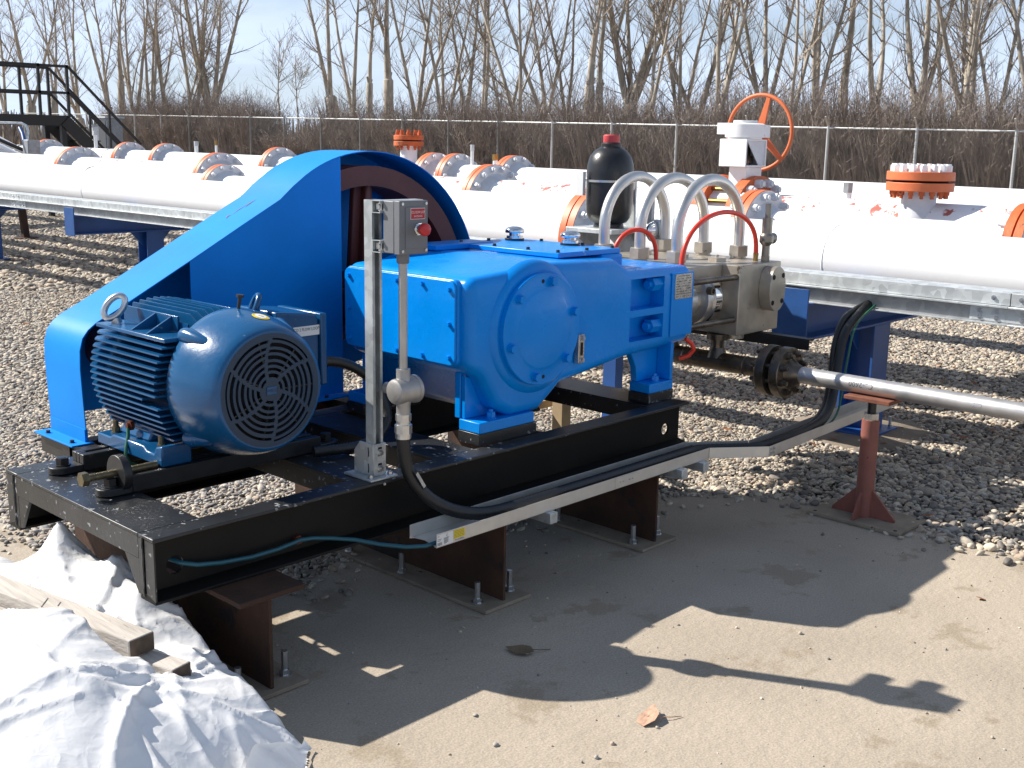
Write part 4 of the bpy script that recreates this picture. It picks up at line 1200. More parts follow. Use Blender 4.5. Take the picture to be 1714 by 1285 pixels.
for yn, sg in ((YN, 1), (YF, -1)):
    # weld fill and gusset at the corner
    y0 = yn + sg * .0885
    mb = MB(); c, d = sorted((yn + sg * .060, yn + sg * .0878)); mb.box(X0 + .0005, X0 + .010, c, d, ZS0 + .010, ZS1 - .0125); build(mb, 'corner_plate', 'black_paint_lit', sk)
    mb = MB(); mb.prism([(y0, ZS1 - .079), (y0 + sg * .085, ZS1 - .079), (y0 + sg * .012, ZS0 + .012), (y0, ZS0 + .012)], 'yz', X0 + .001, X0 + .012); build(mb, 'gusset', 'black_paint_lit', sk, bevel=.001)
    mb = MB(); rg = random.Random(2)
    mb.tube([(X0 - .0005 + rg.uniform(-.001, .001), yn + sg * .0605, z) for z in np.arange(ZS0 + .012, ZS1 - .005, .008)], [.0035 + rg.uniform(-.001, .0015) for _ in np.arange(ZS0 + .012, ZS1 - .005, .008)], 6); build(mb, 'weld_bead', 'black_paint_lit', sk, smooth=80)
for x0, x1 in ((2.975, 3.30), (4.045, 4.275)):
    for y0, y1 in ((2.985, 3.10), (3.68, 3.79)):
        mb = MB(); mb.box(x0, min(x1, 4.232), y0, y1, ZS1 + .0005, ZS1 + .046); build(mb, 'shim_pad', 'black_paint_lit', sk, bevel=.002)
mb = MB(); mb.cyl((2.09, 2.941, .398), (2.09, 2.925, .398), .016, n=6); mb.cyl((2.09, 2.925, .398), (2.09, 2.914, .398), .0085, n=10); build(mb, 'grounding_lug', 'copper', sk, smooth=30)
t = tag(build(MB().tube([(1.648, 2.985, .437), (1.665, 2.93, .431), (1.71, 2.915, .417), (1.79, 2.912, .403), (1.90, 2.913, .392), (2.0, 2.915, .392), (2.07, 2.919, .397), (2.09, 2.918, .40), (2.14, 2.915, .395), (2.2, 2.90, .384), (2.27, 2.86, .372), (2.33, 2.80, .356), (2.39, 2.735, .349), (2.44, 2.695, .3505), (2.52, 2.69, .354), (2.62, 2.70, .354)], .0072, 10), 'ground_wire', 'teal_wire', smooth=80), 'teal insulated ground wire along the skid side into the aluminium tray', 'wire')

# ------------------------------------------------------------------ motor slide rails
for yc, jack in ((3.715, True), (3.375, True)):
    near = yc < 3.5
    t = thing('slide_rail', (1.99, yc, ZS1), 'black motor slide rail ' + ('nearer the control post, with round jack plate and long screw' if near else 'on the far side, by the belt guard foot'), 'slide rail', 'motor slide rails')
    za, zb_ = ZS1 + .003, ZS1 + .060
    mb = MB(); mb.box(1.735, 2.49, yc - .042, yc - .012, za, zb_); mb.box(1.735, 2.49, yc + .012, yc + .042, za, zb_); mb.box(1.735, 1.765, yc - .0118, yc + .0118, za, zb_); build(mb, 'rail_body', 'rail_black', t, bevel=.003)
    for xe, sg in ((1.735, -1), (2.49, 1)):
        pts = [(xe, yc - .042)] + [(xe + sg * (.062 + .042 * math.sin(a)), yc - .042 * math.cos(a)) for a in np.linspace(0, math.pi, 9)] + [(xe, yc + .042)]
        mb = MB(); mb.prism(pts, 'xy', za, za + .024); o = build(mb, 'lug', 'rail_black', t, bevel=.003)
        inst(BOLT['black'], 'hold_down_bolt', o, (xe + sg * .055, yc, za + .024), spin=.4, scale=.9)
    if near:
        mb = MB(); mb.cyl((1.700, yc, za + .062), (1.728, yc, za + .062), .062, n=30); build(mb, 'jack_plate', 'rail_black', t, bevel=.002)
        mb = MB(); mb.cyl((1.60, yc, za + .066), (1.70, yc, za + .066), .0125, n=12); mb.cyl((1.728, yc, za + .066), (1.845, yc, za + .066), .0125, n=12); mb.hexa((1.602, yc, za + .066), (-1, 0, 0), .024, .022); build(mb, 'jack_screw', 'bronze_bolt', t, smooth=35)

# ------------------------------------------------------------------ electric motor
MX, MZ = 2.122, 0.864
mo = thing('electric_motor', (MX, 3.55, .6), 'teal blue finned electric motor with round fan grille', 'motor')
YB, YC = 3.355, 3.825
mb = MB(); mb.lathe((MX, 0, MZ), (0, 1, 0), [(0, YB - .02), (.196, YB - .02), (.196, YC + .01), (.19, YC + .035), (.12, YC + .05), (.10, YC + .07), (0, YC + .07)], 48); build(mb, 'frame', 'motor_blue', mo, smooth=40)
mb = MB(); mb.cyl((MX, YC + .07, MZ), (MX, 4.22, MZ), .03, n=16); build(mb, 'shaft', 'dark_steel', mo, smooth=40)
def fin(pts, th, ax):
    """thin plate from an outline; ax is the axis of its thickness"""
    m = MB()
    return m
# side fins (horizontal) on both sides
zf = np.linspace(MZ - .182, MZ + .134, 15)
for sg in (-1, 1):
    for k, z in enumerate(zf):
        dz = z - MZ
        xo = MX + sg * (.284 - .062 * (abs(dz) / .18) ** 2.0)
        xi = MX + sg * math.sqrt(max(.001, .190 ** 2 - dz ** 2))
        yn_ = YB + (0.09 if (k == 6 and sg < 0) else .0)
        mb = MB(); mb.prism([(xi, yn_), (xo, yn_ + .0), (xo, YC - .03), (xo - sg * .03, YC + .012), (xi, YC + .012)], 'xy', z - .0028, z + .0028)
        build(mb, 'fin', 'motor_blue', mo)
# top fins (vertical), bevelled down towards the fan end
xf = np.linspace(MX - .118, MX + .13, 10)
for k, x in enumerate(xf):
    dx = x - MX
    zo = MZ + .238 - .026 * (abs(dx) / .13) ** 2
    zi = MZ + math.sqrt(.200 ** 2 - min(abs(dx), .19) ** 2)
    yn_ = YB
    if k == 0:
        mb = MB(); mb.prism([(YB + .05, zi), (YB + .05, zo - .02), (YC, zo - .01), (YC + .01, zi)], 'yz', x - .0028, x + .0028); build(mb, 'fin', 'motor_blue', mo)
    else:
        mb = MB(); mb.prism([(yn_, zi), (yn_, zo - .045), (yn_ + .085, zo), (YC, zo), (YC + .015, zi)], 'yz', x - .0028, x + .0028); build(mb, 'fin', 'motor_blue', mo)
# corner shelves with triangular ribs and lifting eyes
for sg in (-1, 1):
    mb = MB(); x0, x1 = sorted((MX + sg * .128, MX + sg * .236)); mb.box(x0, x1, YB + .005, YC + .005, MZ + .150, MZ + .164); build(mb, 'corner_shelf', 'motor_blue', mo, bevel=.003)
    mb = MB(); x0, x1 = sorted((MX + sg * .122, MX + sg * .130)); mb.box(x0, x1, YB + .10, YC, MZ + .164, MZ + .218); build(mb, 'shelf_wall', 'motor_blue', mo, bevel=.001)
    for y in (YB + .14, YB + .245):
        mb = MB(); mb.prism([(MX + sg * .131, MZ + .165), (MX + sg * .225, MZ + .165), (MX + sg * .131, MZ + .215)], 'xz', y - .004, y + .004); build(mb, 'shelf_rib', 'motor_blue', mo)
    ye = YC - .05 if sg < 0 else YB + .12
    ex_, ez_ = MX + sg * .19, MZ + .225
    mb = MB()
    aa = np.linspace(0, 6.2832, 25)[:-1]
    ha = (.80, -.60) if sg < 0 else (.35, .94)
    mb.tube([(ex_ + .031 * math.cos(a) * ha[0] + .019 * math.sin(a) * (1 if sg < 0 else .8), ye + .031 * math.cos(a) * ha[1] - .006 * math.sin(a), ez_ - .004 + .040 * math.sin(a)) for a in aa], .0115, 10, closed=True)
    mb.cyl((ex_ - sg * .006, ye, MZ + .164), (ex_ + sg * .002, ye, MZ + .19), .02, .015, n=14)
    build(mb, 'lifting_eye', 'zinc' if sg < 0 else 'motor_blue', mo, smooth=70)
# feet
for sg in (-1, 1):
    xa, xb = sorted((MX + sg * .16, MX + sg * .272))
    mb = MB(); mb.prism([(3.345, .600), (3.795, .600), (3.795, .640), (3.70, .640), (3.68, .652), (3.47, .652), (3.45, .638), (3.40, .638), (3.385, .665), (3.345, .672)], 'yz', xa, xb)
    o = build(mb, 'foot', 'motor_blue', mo, bevel=.006)
    mb = MB(); mb.prism([(MX + sg * .235, .652), (MX + sg * .15, .652), (MX + sg * .12, .72), (MX + sg * .19, .74)], 'xz', 3.50, 3.70); build(mb, 'foot_web', 'motor_blue', o, bevel=.008)
    for y in (3.43, 3.745):
        inst(BOLT['bronze'], 'foot_bolt', o, (MX + sg * .225, y, .640), spin=.3)
mb = MB(); mb.cyl((1.885, 3.60, .695), (1.872, 3.60, .695), .018, n=6); mb.cyl((1.872, 3.60, .695), (1.862, 3.60, .695), .01, n=10); build(mb, 'ground_stud', 'copper', mo, smooth=30)
mb = MB(); mb.tube([(1.868, 3.60, .69), (1.86, 3.588, .66), (1.845, 3.575, .63), (1.835, 3.565, .60), (1.85, 3.56, .57), (1.9, 3.56, .545)], .0062, 8); build(mb, 'ground_lead', 'green_wire', mo, smooth=80)
# fan cover: bowl, rim and slotted grille
mb = MB(); mb.lathe((MX, 0, MZ), (0, -1, 0), [(.240, -YB + .008), (.250, -YB + .02), (.2515, -3.30), (.247, -3.26), (.239, -3.21), (.228, -3.165), (.217, -3.132), (.208, -3.114), (.201, -3.106), (.195, -3.103), (.191, -3.104)], 64); build(mb, 'fan_cover', 'motor_blue', mo, smooth=60)
for a in (2.36, .78, -.78, -2.36):
    ca, sa = math.cos(a), math.sin(a)
    p = Vector((MX + .235 * ca, YB - .05, MZ + .235 * sa))
    mb = MB(); mb.tube([p + Vector((ca * .012, .03, sa * .012)), p + Vector((ca * .014, 0, sa * .014)), p + Vector((-ca * .004, -.08, -sa * .004)), p + Vector((-ca * .02, -.12, -sa * .02))], [.026, .028, .018, .004], 12); o = build(mb, 'cover_boss', 'motor_blue', mo, smooth=70)
    inst(BOLT['zinc'], 'cover_bolt', o, p + Vector((ca * .026, .0, sa * .026)), (ca, .35, sa), scale=1.1)
def grille():
    mb = MB(); yf, yb_ = 3.1035, 3.111
    NR, NA = 60, 216
    r0_, r1_ = 0.0, .1915
    rings = 9
    solid = np.ones((NR, NA), bool)
    pitch = .0205
    for i in range(NR):
        rc = r0_ + (i + .5) * (r1_ - r0_) / NR
        for j in range(NA):
            th = 2 * math.pi * (j + .5) / NA + .35 + (rc - .1) * 2.6
            sec = int(th / (math.pi / 3)) % 6
            loc = th % (math.pi / 3)
            off = 0 if sec % 2 == 0 else pitch / 2
            q = (rc - .0300 - off) / pitch
            ring = math.floor(q)
            if ring < 0 or rc > .176 or rc < .031: continue
            fr = q - ring
            if .25 < fr < .77:
                gapL = .0065 / rc; slant = (rc - .1) * .9
                l2 = loc + 0
                if gapL < l2 < math.pi / 3 - gapL: solid[i, j] = False
    vid = {}
    def vtx(i, j, b):
        j %= NA
        k = (i, j if i else 0, b)
        if k not in vid:
            r = r0_ + i * (r1_ - r0_) / NR; a = 2 * math.pi * j / NA
            vid[k] = len(mb.v); mb.v.append((MX + r * math.cos(a), yb_ if b else yf, MZ + r * math.sin(a)))
        return vid[k]
    for i in range(NR):
        for j in range(NA):
            if not solid[i, j]: continue
            q = [vtx(i, j, 0), vtx(i + 1, j, 0), vtx(i + 1, j + 1, 0), vtx(i, j + 1, 0)]
            if i == 0: q = [q[0], q[1], q[2]]
            mb.f.append(tuple(q))
            if i + 1 < NR and not solid[i + 1, j]: mb.f.append((vtx(i + 1, j, 0), vtx(i + 1, j, 1), vtx(i + 1, j + 1, 1), vtx(i + 1, j + 1, 0)))
            if i > 0 and not solid[i - 1, j]: mb.f.append((vtx(i, j, 0), vtx(i, j + 1, 0), vtx(i, j + 1, 1), vtx(i, j, 1)))
            if not solid[i, (j + 1) % NA]: mb.f.append((vtx(i, j + 1, 0), vtx(i + 1, j + 1, 0), vtx(i + 1, j + 1, 1), vtx(i, j + 1, 1)))
            if not solid[i, (j - 1) % NA]: mb.f.append((vtx(i, j, 0), vtx(i, j, 1), vtx(i + 1, j, 1), vtx(i + 1, j, 0)))
    return mb
gr = build(grille(), 'fan_grille', 'grille_blue', mo, fix=False)
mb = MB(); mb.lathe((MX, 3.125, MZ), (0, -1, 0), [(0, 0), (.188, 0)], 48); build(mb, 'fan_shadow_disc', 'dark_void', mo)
mb = MB()
for k in range(7):
    a = k * .8976; mb.bar((MX + .04 * math.cos(a), 3.1205, MZ + .04 * math.sin(a)), (MX + .17 * math.cos(a), 3.1205, MZ + .17 * math.sin(a)), .004, .03, (math.sin(a) * .3, 1, 0))
build(mb, 'fan_blades', 'rubber', mo)
mb = MB(); mb.box(MX - .019, MX + .019, 3.1005, 3.1033, MZ - .013, MZ + .013); o = build(mb, 'emblem', 'motor_blue', mo, bevel=.0008)
build(text_mb('WEG', .016, lambda x, y: (MX + x, 3.0996, MZ + y)), 'emblem_letters', 'grille_blue', o, fix=False)
# oil nipple bolt, yellow sticker
mb = MB(); p = Vector((MX + .01, 3.30, MZ + .243)); mb.cyl(p, p + Vector((.006, -.004, .046)), .0062, n=10); mb.hexa(p + Vector((.006, -.004, .046)), (.1, -.1, 1), .014, .009); build(mb, 'standing_bolt', 'rail_black', mo, smooth=30)
SX, SY = .030, 3.195
def cowl_pt(dx, y, off):
    hs = [(3.30, .2515), (3.26, .247), (3.21, .239), (3.165, .228), (3.132, .217), (3.114, .208)]
    r = np.interp(y, [h[0] for h in hs][::-1], [h[1] for h in hs][::-1]) + off
    a = math.pi / 2 - dx / .246
    return (MX + r * math.cos(a), y, MZ + r * math.sin(a))
def disc_on_cowl(cx_, cy_, ra, rb, r_in, off):
    mb = MB(); n = 32
    for rr in np.linspace(r_in, 1, 5):
        for i in range(n): mb.v.append(cowl_pt(cx_ + rr * ra * math.cos(6.2832 * i / n), cy_ + rr * rb * math.sin(6.2832 * i / n), off))
    for k in range(4):
        for i in range(n): mb.f.append((k * n + i, k * n + (i + 1) % n, (k + 1) * n + (i + 1) % n, (k + 1) * n + i))
    return mb
o = build(disc_on_cowl(SX, SY, .031, .030, 0.0, .0016), 'sticker', 'label_yellow', mo, smooth=180, fix=False)
build(disc_on_cowl(SX, SY, .020, .019, 0.0, .0022), 'sticker_centre', 'label_white', o, smooth=180, fix=False)
mb = MB(); rg = random.Random(3)
for k in range(22):
    a = -2.6 + k * .18 if k < 12 else 1.0 + (k - 12) * .16; q = .84
    x, y = SX + .031 * q * math.cos(a), SY + .030 * q * math.sin(a)
    pts = [cowl_pt(x + dx, y + dy, .0026) for dx, dy in ((-.0011, -.0012), (.0011, -.0012), (.0011, .0012), (-.0011, .0012))]
    mb.add(pts, [(0, 1, 2, 3)])
for dx, dy, w in ((-.004, .004, .003), (.001, .002, .002), (.004, -.002, .003), (-.002, -.005, .002), (.005, -.007, .0035)):
    pts = [cowl_pt(SX + dx + sx * w, SY + dy + sy_ * .0012, .003) for sx, sy_ in ((-1, -1), (1, -1), (1, 1), (-1, 1))]
    mb.add(pts, [(0, 1, 2, 3)])
build(mb, 'sticker_print', 'ink', o, fix=False)
# terminal box on the right-hand side
tb = MB(); tb.prism([(2.33, .79), (2.50, .79), (2.515, .80), (2.515, 1.035), (2.50, 1.055), (2.33, 1.075)], 'xz', 3.365, 3.62); tbo = build(tb, 'terminal_box', 'motor_blue', mo, bevel=.008)
mb = MB(); mb.box(2.5155, 2.545, 3.355, 3.63, .785, 1.055); build(mb, 'terminal_cover', 'motor_blue', tbo, bevel=.006)
mb = MB(); mb.box(2.40, 2.515, 3.3620, 3.3645, .977, 1.013); o = build(mb, 'label_plate', 'label_white', tbo)
build(text_mb('CO 2 FLOW LOOP', .0165, lambda x, y: (2.4575 + x * .82, 3.3612, 1.001 + y)), 'label_text', 'ink', o, fix=False)

# ------------------------------------------------------------------ belt guard
gd = thing('belt_guard', (2.6, 4.14, .55), 'bright blue sheet metal belt guard with tall rounded hood', 'belt guard')
GY0, GY1, GCX, GCZ, GR = 3.995, 4.285, 3.285, .965, .667
prof = [(1.905, .560), (1.899, .70), (1.895, .83), (1.898, .90), (1.911, .945), (1.935, .975), (1.97, 1.0), (2.05, 1.038), (2.372, 1.206), (2.62, 1.338), (2.80, 1.432)]
ta = math.radians(122)
arc0 = (GCX + GR * math.cos(ta), GCZ + GR * math.sin(ta))
prof += [(2.80 + (arc0[0] - 2.80) * .5, 1.432 + (arc0[1] - 1.432) * .5 + .004)]
arc = [(GCX + GR * math.cos(a), GCZ + GR * math.sin(a)) for a in np.linspace(ta, -0.35, 44)]
prof += arc
th = .004
inner = []
for i, p in enumerate(prof):
    a = Vector(prof[max(0, i - 1)]); b = Vector(prof[min(len(prof) - 1, i + 1)]); d = (b - a).normalized()
    inner.append((p[0] + d.y * th, p[1] - d.x * th))
mb = MB(); n_ = len(prof)
for y in (GY0, GY1):
    for p in prof: mb.v.append((p[0], y, p[1]))
    for p in inner: mb.v.append((p[0], y, p[1]))
for i in range(n_ - 1):
    o0, i0, o1, i1 = i, n_ + i, 2 * n_ + i, 3 * n_ + i
    mb.f += [(o0, o0 + 1, o1 + 1, o1), (i0, i1, i1 + 1, i0 + 1), (o0, i0, i0 + 1, o0 + 1), (o1, o1 + 1, i1 + 1, i1)]
mb.f += [(0, 2 * n_, 3 * n_, n_), (n_ - 1, 2 * n_ - 1, 4 * n_ - 1, 3 * n_ - 1)]
build(mb, 'hood_sheet', 'guard_blue', gd, smooth=50)
# side panel between motor and pump, flush with the hood edge
def hood_z(x):
    return float(np.interp(x, [p[0] for p in prof[7:30]], [p[1] for p in prof[7:30]])) - .005
xs_ = np.linspace(2.37, 3.118, 18)
mb = MB(); mb.prism([(2.37, .565), (3.118, .565)] + [(x, hood_z(x)) for x in xs_[::-1]], 'xz', GY0 + .002, GY0 + .006)
sp_ = build(mb, 'side_panel', 'guard_blue', gd)
mb = MB(); mb.box(2.37, 3.118, GY0 - .06, GY0 + .0018, .558, .564); o = build(mb, 'panel_foot', 'guard_blue', gd)
for x in (2.5, 3.0): inst(BOLT['tiny_dark'], 'bolt', o, (x, GY0 - .03, .564))
mb = MB(); q = inner; mb.prism([(x + .001, z - .001) for x, z in q] + [(3.3, .60), (2.0, .60)], 'xz', GY1 - .006, GY1 - .002); build(mb, 'back_panel', 'guard_blue', gd)
mb = MB(); mb.box(1.836, 1.925, GY0 - .02, GY1 + .005, .546, .552); o = build(mb, 'base_flange', 'guard_blue', gd, bevel=.001)
for y in (GY0 + .03, GY1 - .06): inst(BOLT['tiny_dark'], 'bolt', o, (1.862, y, .552))
mb = MB(); mb.box(1.9, 1.912, GY0 + .003, GY1 - .003, .5525, .60); build(mb, 'base_angle', 'guard_blue', o)
mb = MB(); mb.box(1.85, 3.2, GY0 + .03, GY0 + .09, .47, .545); build(mb, 'outrigger', 'rail_black', sk)
mb = MB(); mb.box(1.86, 1.93, YF, GY1, .47, .5455); mb.box(3.05, 3.12, YF, GY1, .47, .5455); build(mb, 'outrigger_arm', 'rail_black', sk)
# scrape marks
mb = MB()
for (x, y, L_, w) in ((2.66, 4.16, .10, .004), (2.72, 4.15, .07, .007), (2.64, 4.165, .03, .009)):
    z0, z1_ = hood_z(x) + .0068, hood_z(x + L_) + .0068
    mb.add([(x, y - w, z0), (x + L_ * .5, y - w * .4, (z0 + z1_) / 2), (x + L_, y, z1_), (x + L_ * .5, y + w, (z0 + z1_) / 2)], [(0, 1, 2, 3)])
build(mb, 'scrape_mark', 'label_red', gd, fix=False).data.materials[0] = mat('bare_scrape', (.16, .11, .12), .5)
# small motor sheave and belts inside the guard
mb = MB(); mb.lathe((MX, 0, MZ), (0, 1, 0), [(0, 4.05), (.10, 4.05), (.10, 4.21), (0, 4.21)], 32); build(mb, 'small_sheave', 'maroon', gd, smooth=40)
# ------------------------------------------------------------------ triplex plunger pump
PY0, PY1 = 2.990, 3.735
pu = thing('plunger_pump', (3.7, 3.36, .585), 'bright blue plunger pump with steel fluid end', 'pump')
body_poly = [(2.925, .835), (3.00, .80), (3.07, .675), (3.16, .622), (3.33, .622), (3.46, .714), (3.885, .770), (4.358, .792),
             (4.358, 1.145), (3.89, 1.158), (3.80, 1.205), (3.40, 1.216), (2.925, 1.184)]
mb = MB(); mb.prism(body_poly, 'xz', PY0, PY1)
body = build(mb, 'crankcase', 'pump_blue', pu)
bm = bmesh.new(); bm.from_mesh(body.data)
es = [e for e in bm.edges if abs(e.verts[0].co.y - e.verts[1].co.y) < 1e-6]
ev = [e for e in bm.edges if abs(e.verts[0].co.y - e.verts[1].co.y) > 1e-3 and e.calc_face_angle() > R(55)]
bmesh.ops.bevel(bm, geom=es + ev, offset=.046, segments=5, profile=.5, affect='EDGES', clamp_overlap=True)
bmesh.ops.recalc_face_normals(bm, faces=bm.faces)
bm.to_mesh(body.data); bm.free()
cut(body, [lambda m: m.box(3.892, 4.135, PY0 - .1, PY0 + .075, .975, 1.112), lambda m: m.box(3.892, 4.135, PY0 - .1, PY0 + .075, .838, .945)])
body.data.shade_smooth(); body.data.set_sharp_from_angle(angle=R(38))
# recess detail: studs with nuts
for z in (1.075, .888):
    mb = MB(); mb.cyl((4.07, PY0 + .035, z), (4.1345, PY0 + .035, z), .032, n=6); mb.cyl((4.05, PY0 + .035, z), (4.07, PY0 + .035, z), .018, n=12); build(mb, 'tie_nut', 'pump_blue', pu, smooth=30)
# raised end frame with nameplate
mb = MB(); mb.box(4.185, 4.352, PY0 - .0075, PY0 - .0002, .83, 1.12); build(mb, 'end_frame', 'pump_blue', pu, bevel=.003)
mb = MB(); mb.box(4.205, 4.335, PY0 - .0105, PY0 - .0078, 1.00, 1.113); o = build(mb, 'nameplate', 'plate_alu', pu, bevel=.0008)
rg = random.Random(8); mb = MB()
for k in range(9):
    z = 1.103 - k * .0115; x = 4.211
    while x < 4.325:
        w = rg.uniform(.006, .022)
        if rg.random() < .75: mb.add([(x, PY0 - .0108, z - .002), (min(x + w, 4.33), PY0 - .0108, z - .002), (min(x + w, 4.33), PY0 - .0108, z + .002), (x, PY0 - .0108, z + .002)], [(0, 1, 2, 3)])
        x += w + .005
build(mb, 'nameplate_print', 'box_grey', o, fix=False)
for x in (4.209, 4.331):
    for z in (1.004, 1.109): inst(BOLT['screw'], 'screw', o, (x, PY0 - .0105, z), (0, -1, 0), scale=.5)
# front inspection cover facing the motor
fc = MB(); r_ = .03
cy0, cy1, cz0, cz1 = 3.045, 3.70, .852, 1.172
pts = []
for cy_, cz_, a0 in ((cy1 - r_, cz1 - r_, 0), (cy0 + r_, cz1 - r_, 90), (cy0 + r_, cz0 + r_, 180), (cy1 - r_, cz0 + r_, 270)):
    for a in range(0, 91, 18): pts.append((cy_ + r_ * math.cos(R(a0 + a)), cz_ + r_ * math.sin(R(a0 + a))))
fc.prism(pts, 'yz', 2.900, 2.9105); fco = build(fc, 'front_cover', 'pump_blue', pu, bevel=.002)
mb = MB(); mb.prism([(3.375 + (y - 3.375) * 1.015, 1.012 + (z - 1.012) * 1.03) for y, z in pts], 'yz', 2.9107, 2.935); build(mb, 'cover_flange', 'pump_blue', pu, bevel=.004)
for y, z in [(3.075, 1.14), (3.075, 1.01), (3.075, .882), (3.225, 1.148), (3.225, .872), (3.375, 1.148), (3.375, .872), (3.52, 1.148), (3.52, .872), (3.67, 1.14), (3.67, 1.01), (3.67, .882)]:
    inst(BOLT['blue_small'], 'bolt', fco, (2.900, y, z), (-1, 0, 0), spin=y * 9)
# round bearing cover on the near side
BX, BZ = 3.287, .965
mb = MB(); mb.lathe((BX, PY0 + .03, BZ), (0, -1, 0), [(.27, 0), (.262, .028), (.240, .043), (.232, .046), (.232, .0475), (0, .0475)], 56); build(mb, 'bearing_housing', 'pump_blue', pu, smooth=40)
mb = MB(); mb.lathe((BX, PY0 - .018, BZ), (0, -1, 0), [(.222, 0), (.222, .020), (.219, .0225), (.165, .0235), (.155, .028), (.150, .030), (0, .030)], 64); bco = build(mb, 'bearing_cover', 'pump_blue', pu, smooth=35)
for a in (15, 75, 135, 195, 255, 315):
    a = R(a + 2)
    inst(BOLT['blue'], 'bolt', bco, (BX + .190 * math.cos(a), PY0 - .0408, BZ + .190 * math.sin(a)), (0, -1, 0), spin=a * 3)
for a in (92, 272):
    mb = MB(); a = R(a); mb.cyl((BX + .19 * math.cos(a), PY0 - .0408, BZ + .19 * math.sin(a)), (BX + .19 * math.cos(a), PY0 - .0418, BZ + .19 * math.sin(a)), .008, n=14); build(mb, 'jacking_hole', 'dark_void', bco)
# oil sight gauge
mb = MB(); mb.box(3.522, 3.560, PY0 - .028, PY0 - .003, .795, .915); o = build(mb, 'sight_gauge', 'plate_alu', pu, bevel=.003)
mb = MB(); mb.box(3.534, 3.548, PY0 - .0296, PY0 - .0282, .828, .882); build(mb, 'gauge_glass', 'dark_void', o)
for z in (.809, .901): inst(BOLT['zinc'], 'gauge_bolt', o, (3.541, PY0 - .028, z), (0, -1, 0), scale=1.1)
# top cover plate with breathers
mb = MB(); mb.box(3.545, 3.955, 3.105, 3.74, 1.2146, 1.236); tpo = build(mb, 'top_cover', 'pump_blue_dust', pu, bevel=.003)
mb = MB(); mb.box(3.82, 3.965, 3.095, 3.735, 1.13, 1.2144); build(mb, 'top_rim', 'pump_blue', pu, bevel=.012)
for x, y in [(3.57, 3.13), (3.75, 3.125), (3.93, 3.13), (3.57, 3.30), (3.57, 3.5), (3.57, 3.71), (3.93, 3.3), (3.93, 3.55), (3.93, 3.71), (3.75, 3.715)]:
    inst(BOLT['tiny_dark'], 'bolt', tpo, (x, y, 1.236), spin=x * 5)
for x, y in ((3.86, 3.655), (3.885, 3.335)):
    mb = MB(); mb.cyl((x, y, 1.2362), (x, y, 1.245), .045, n=24); o = build(mb, 'breather_gasket', 'rubber', pu, smooth=40)
    mb = MB(); mb.lathe((x, y, 1.2452), (0, 0, 1), [(.0, 0), (.038, 0), (.038, .012), (.026, .014), (.026, .024), (.043, .026), (.045, .034), (.043, .042), (.030, .051), (.012, .055), (0, .0555)], 28); build(mb, 'breather_cap', 'chrome', o, smooth=50)
# far-side bearing housing, crankshaft and flywheel
mb = MB(); mb.cyl((BX, PY1, BZ), (BX, PY1 + .06, BZ), .235, n=40); build(mb, 'far_housing', 'pump_blue', pu, smooth=40)
mb = MB(); mb.box(3.35, 3.70, PY1 - .10, PY1 + .05, 1.216, 1.24); build(mb, 'far_lug', 'pump_blue', pu, bevel=.004)
mb = MB(); mb.cyl((BX, PY1 + .05, BZ), (BX, 4.22, BZ), .05, n=20); build(mb, 'crankshaft', 'dark_steel', pu, smooth=40)
mb = MB(); mb.lathe((BX, 4.02, BZ), (0, 1, 0), [(.515, 0), (.603, 0), (.603, .03)] + [q for k in range(5) for q in ((.603, .03 + k * .03), (.588, .037 + k * .03), (.588, .046 + k * .03), (.603, .053 + k * .03))] + [(.603, .19), (.515, .19), (.515, 0)], 72); fly = build(mb, 'flywheel_rim', 'maroon', pu, smooth=35)
mb = MB(); mb.lathe((BX, 4.04, BZ), (0, 1, 0), [(.05, 0), (.11, 0), (.125, .02), (.125, .13), (.11, .15), (.05, .15)], 32); build(mb, 'hub', 'maroon', fly, smooth=40)
for k in range(5):
    a = R(158 + k * 72); c, s_ = math.cos(a), math.sin(a)
    mb = MB(); p, q = Vector((BX + .11 * c, 4.11, BZ + .11 * s_)), Vector((BX + .53 * c, 4.11, BZ + .53 * s_))
    mb.bar(p, q, .035, .11, (-s_, 0, c)); mb.bar(p, q, .11, .03, (-s_, 0, c)); build(mb, 'spoke', 'maroon', fly, bevel=.008)
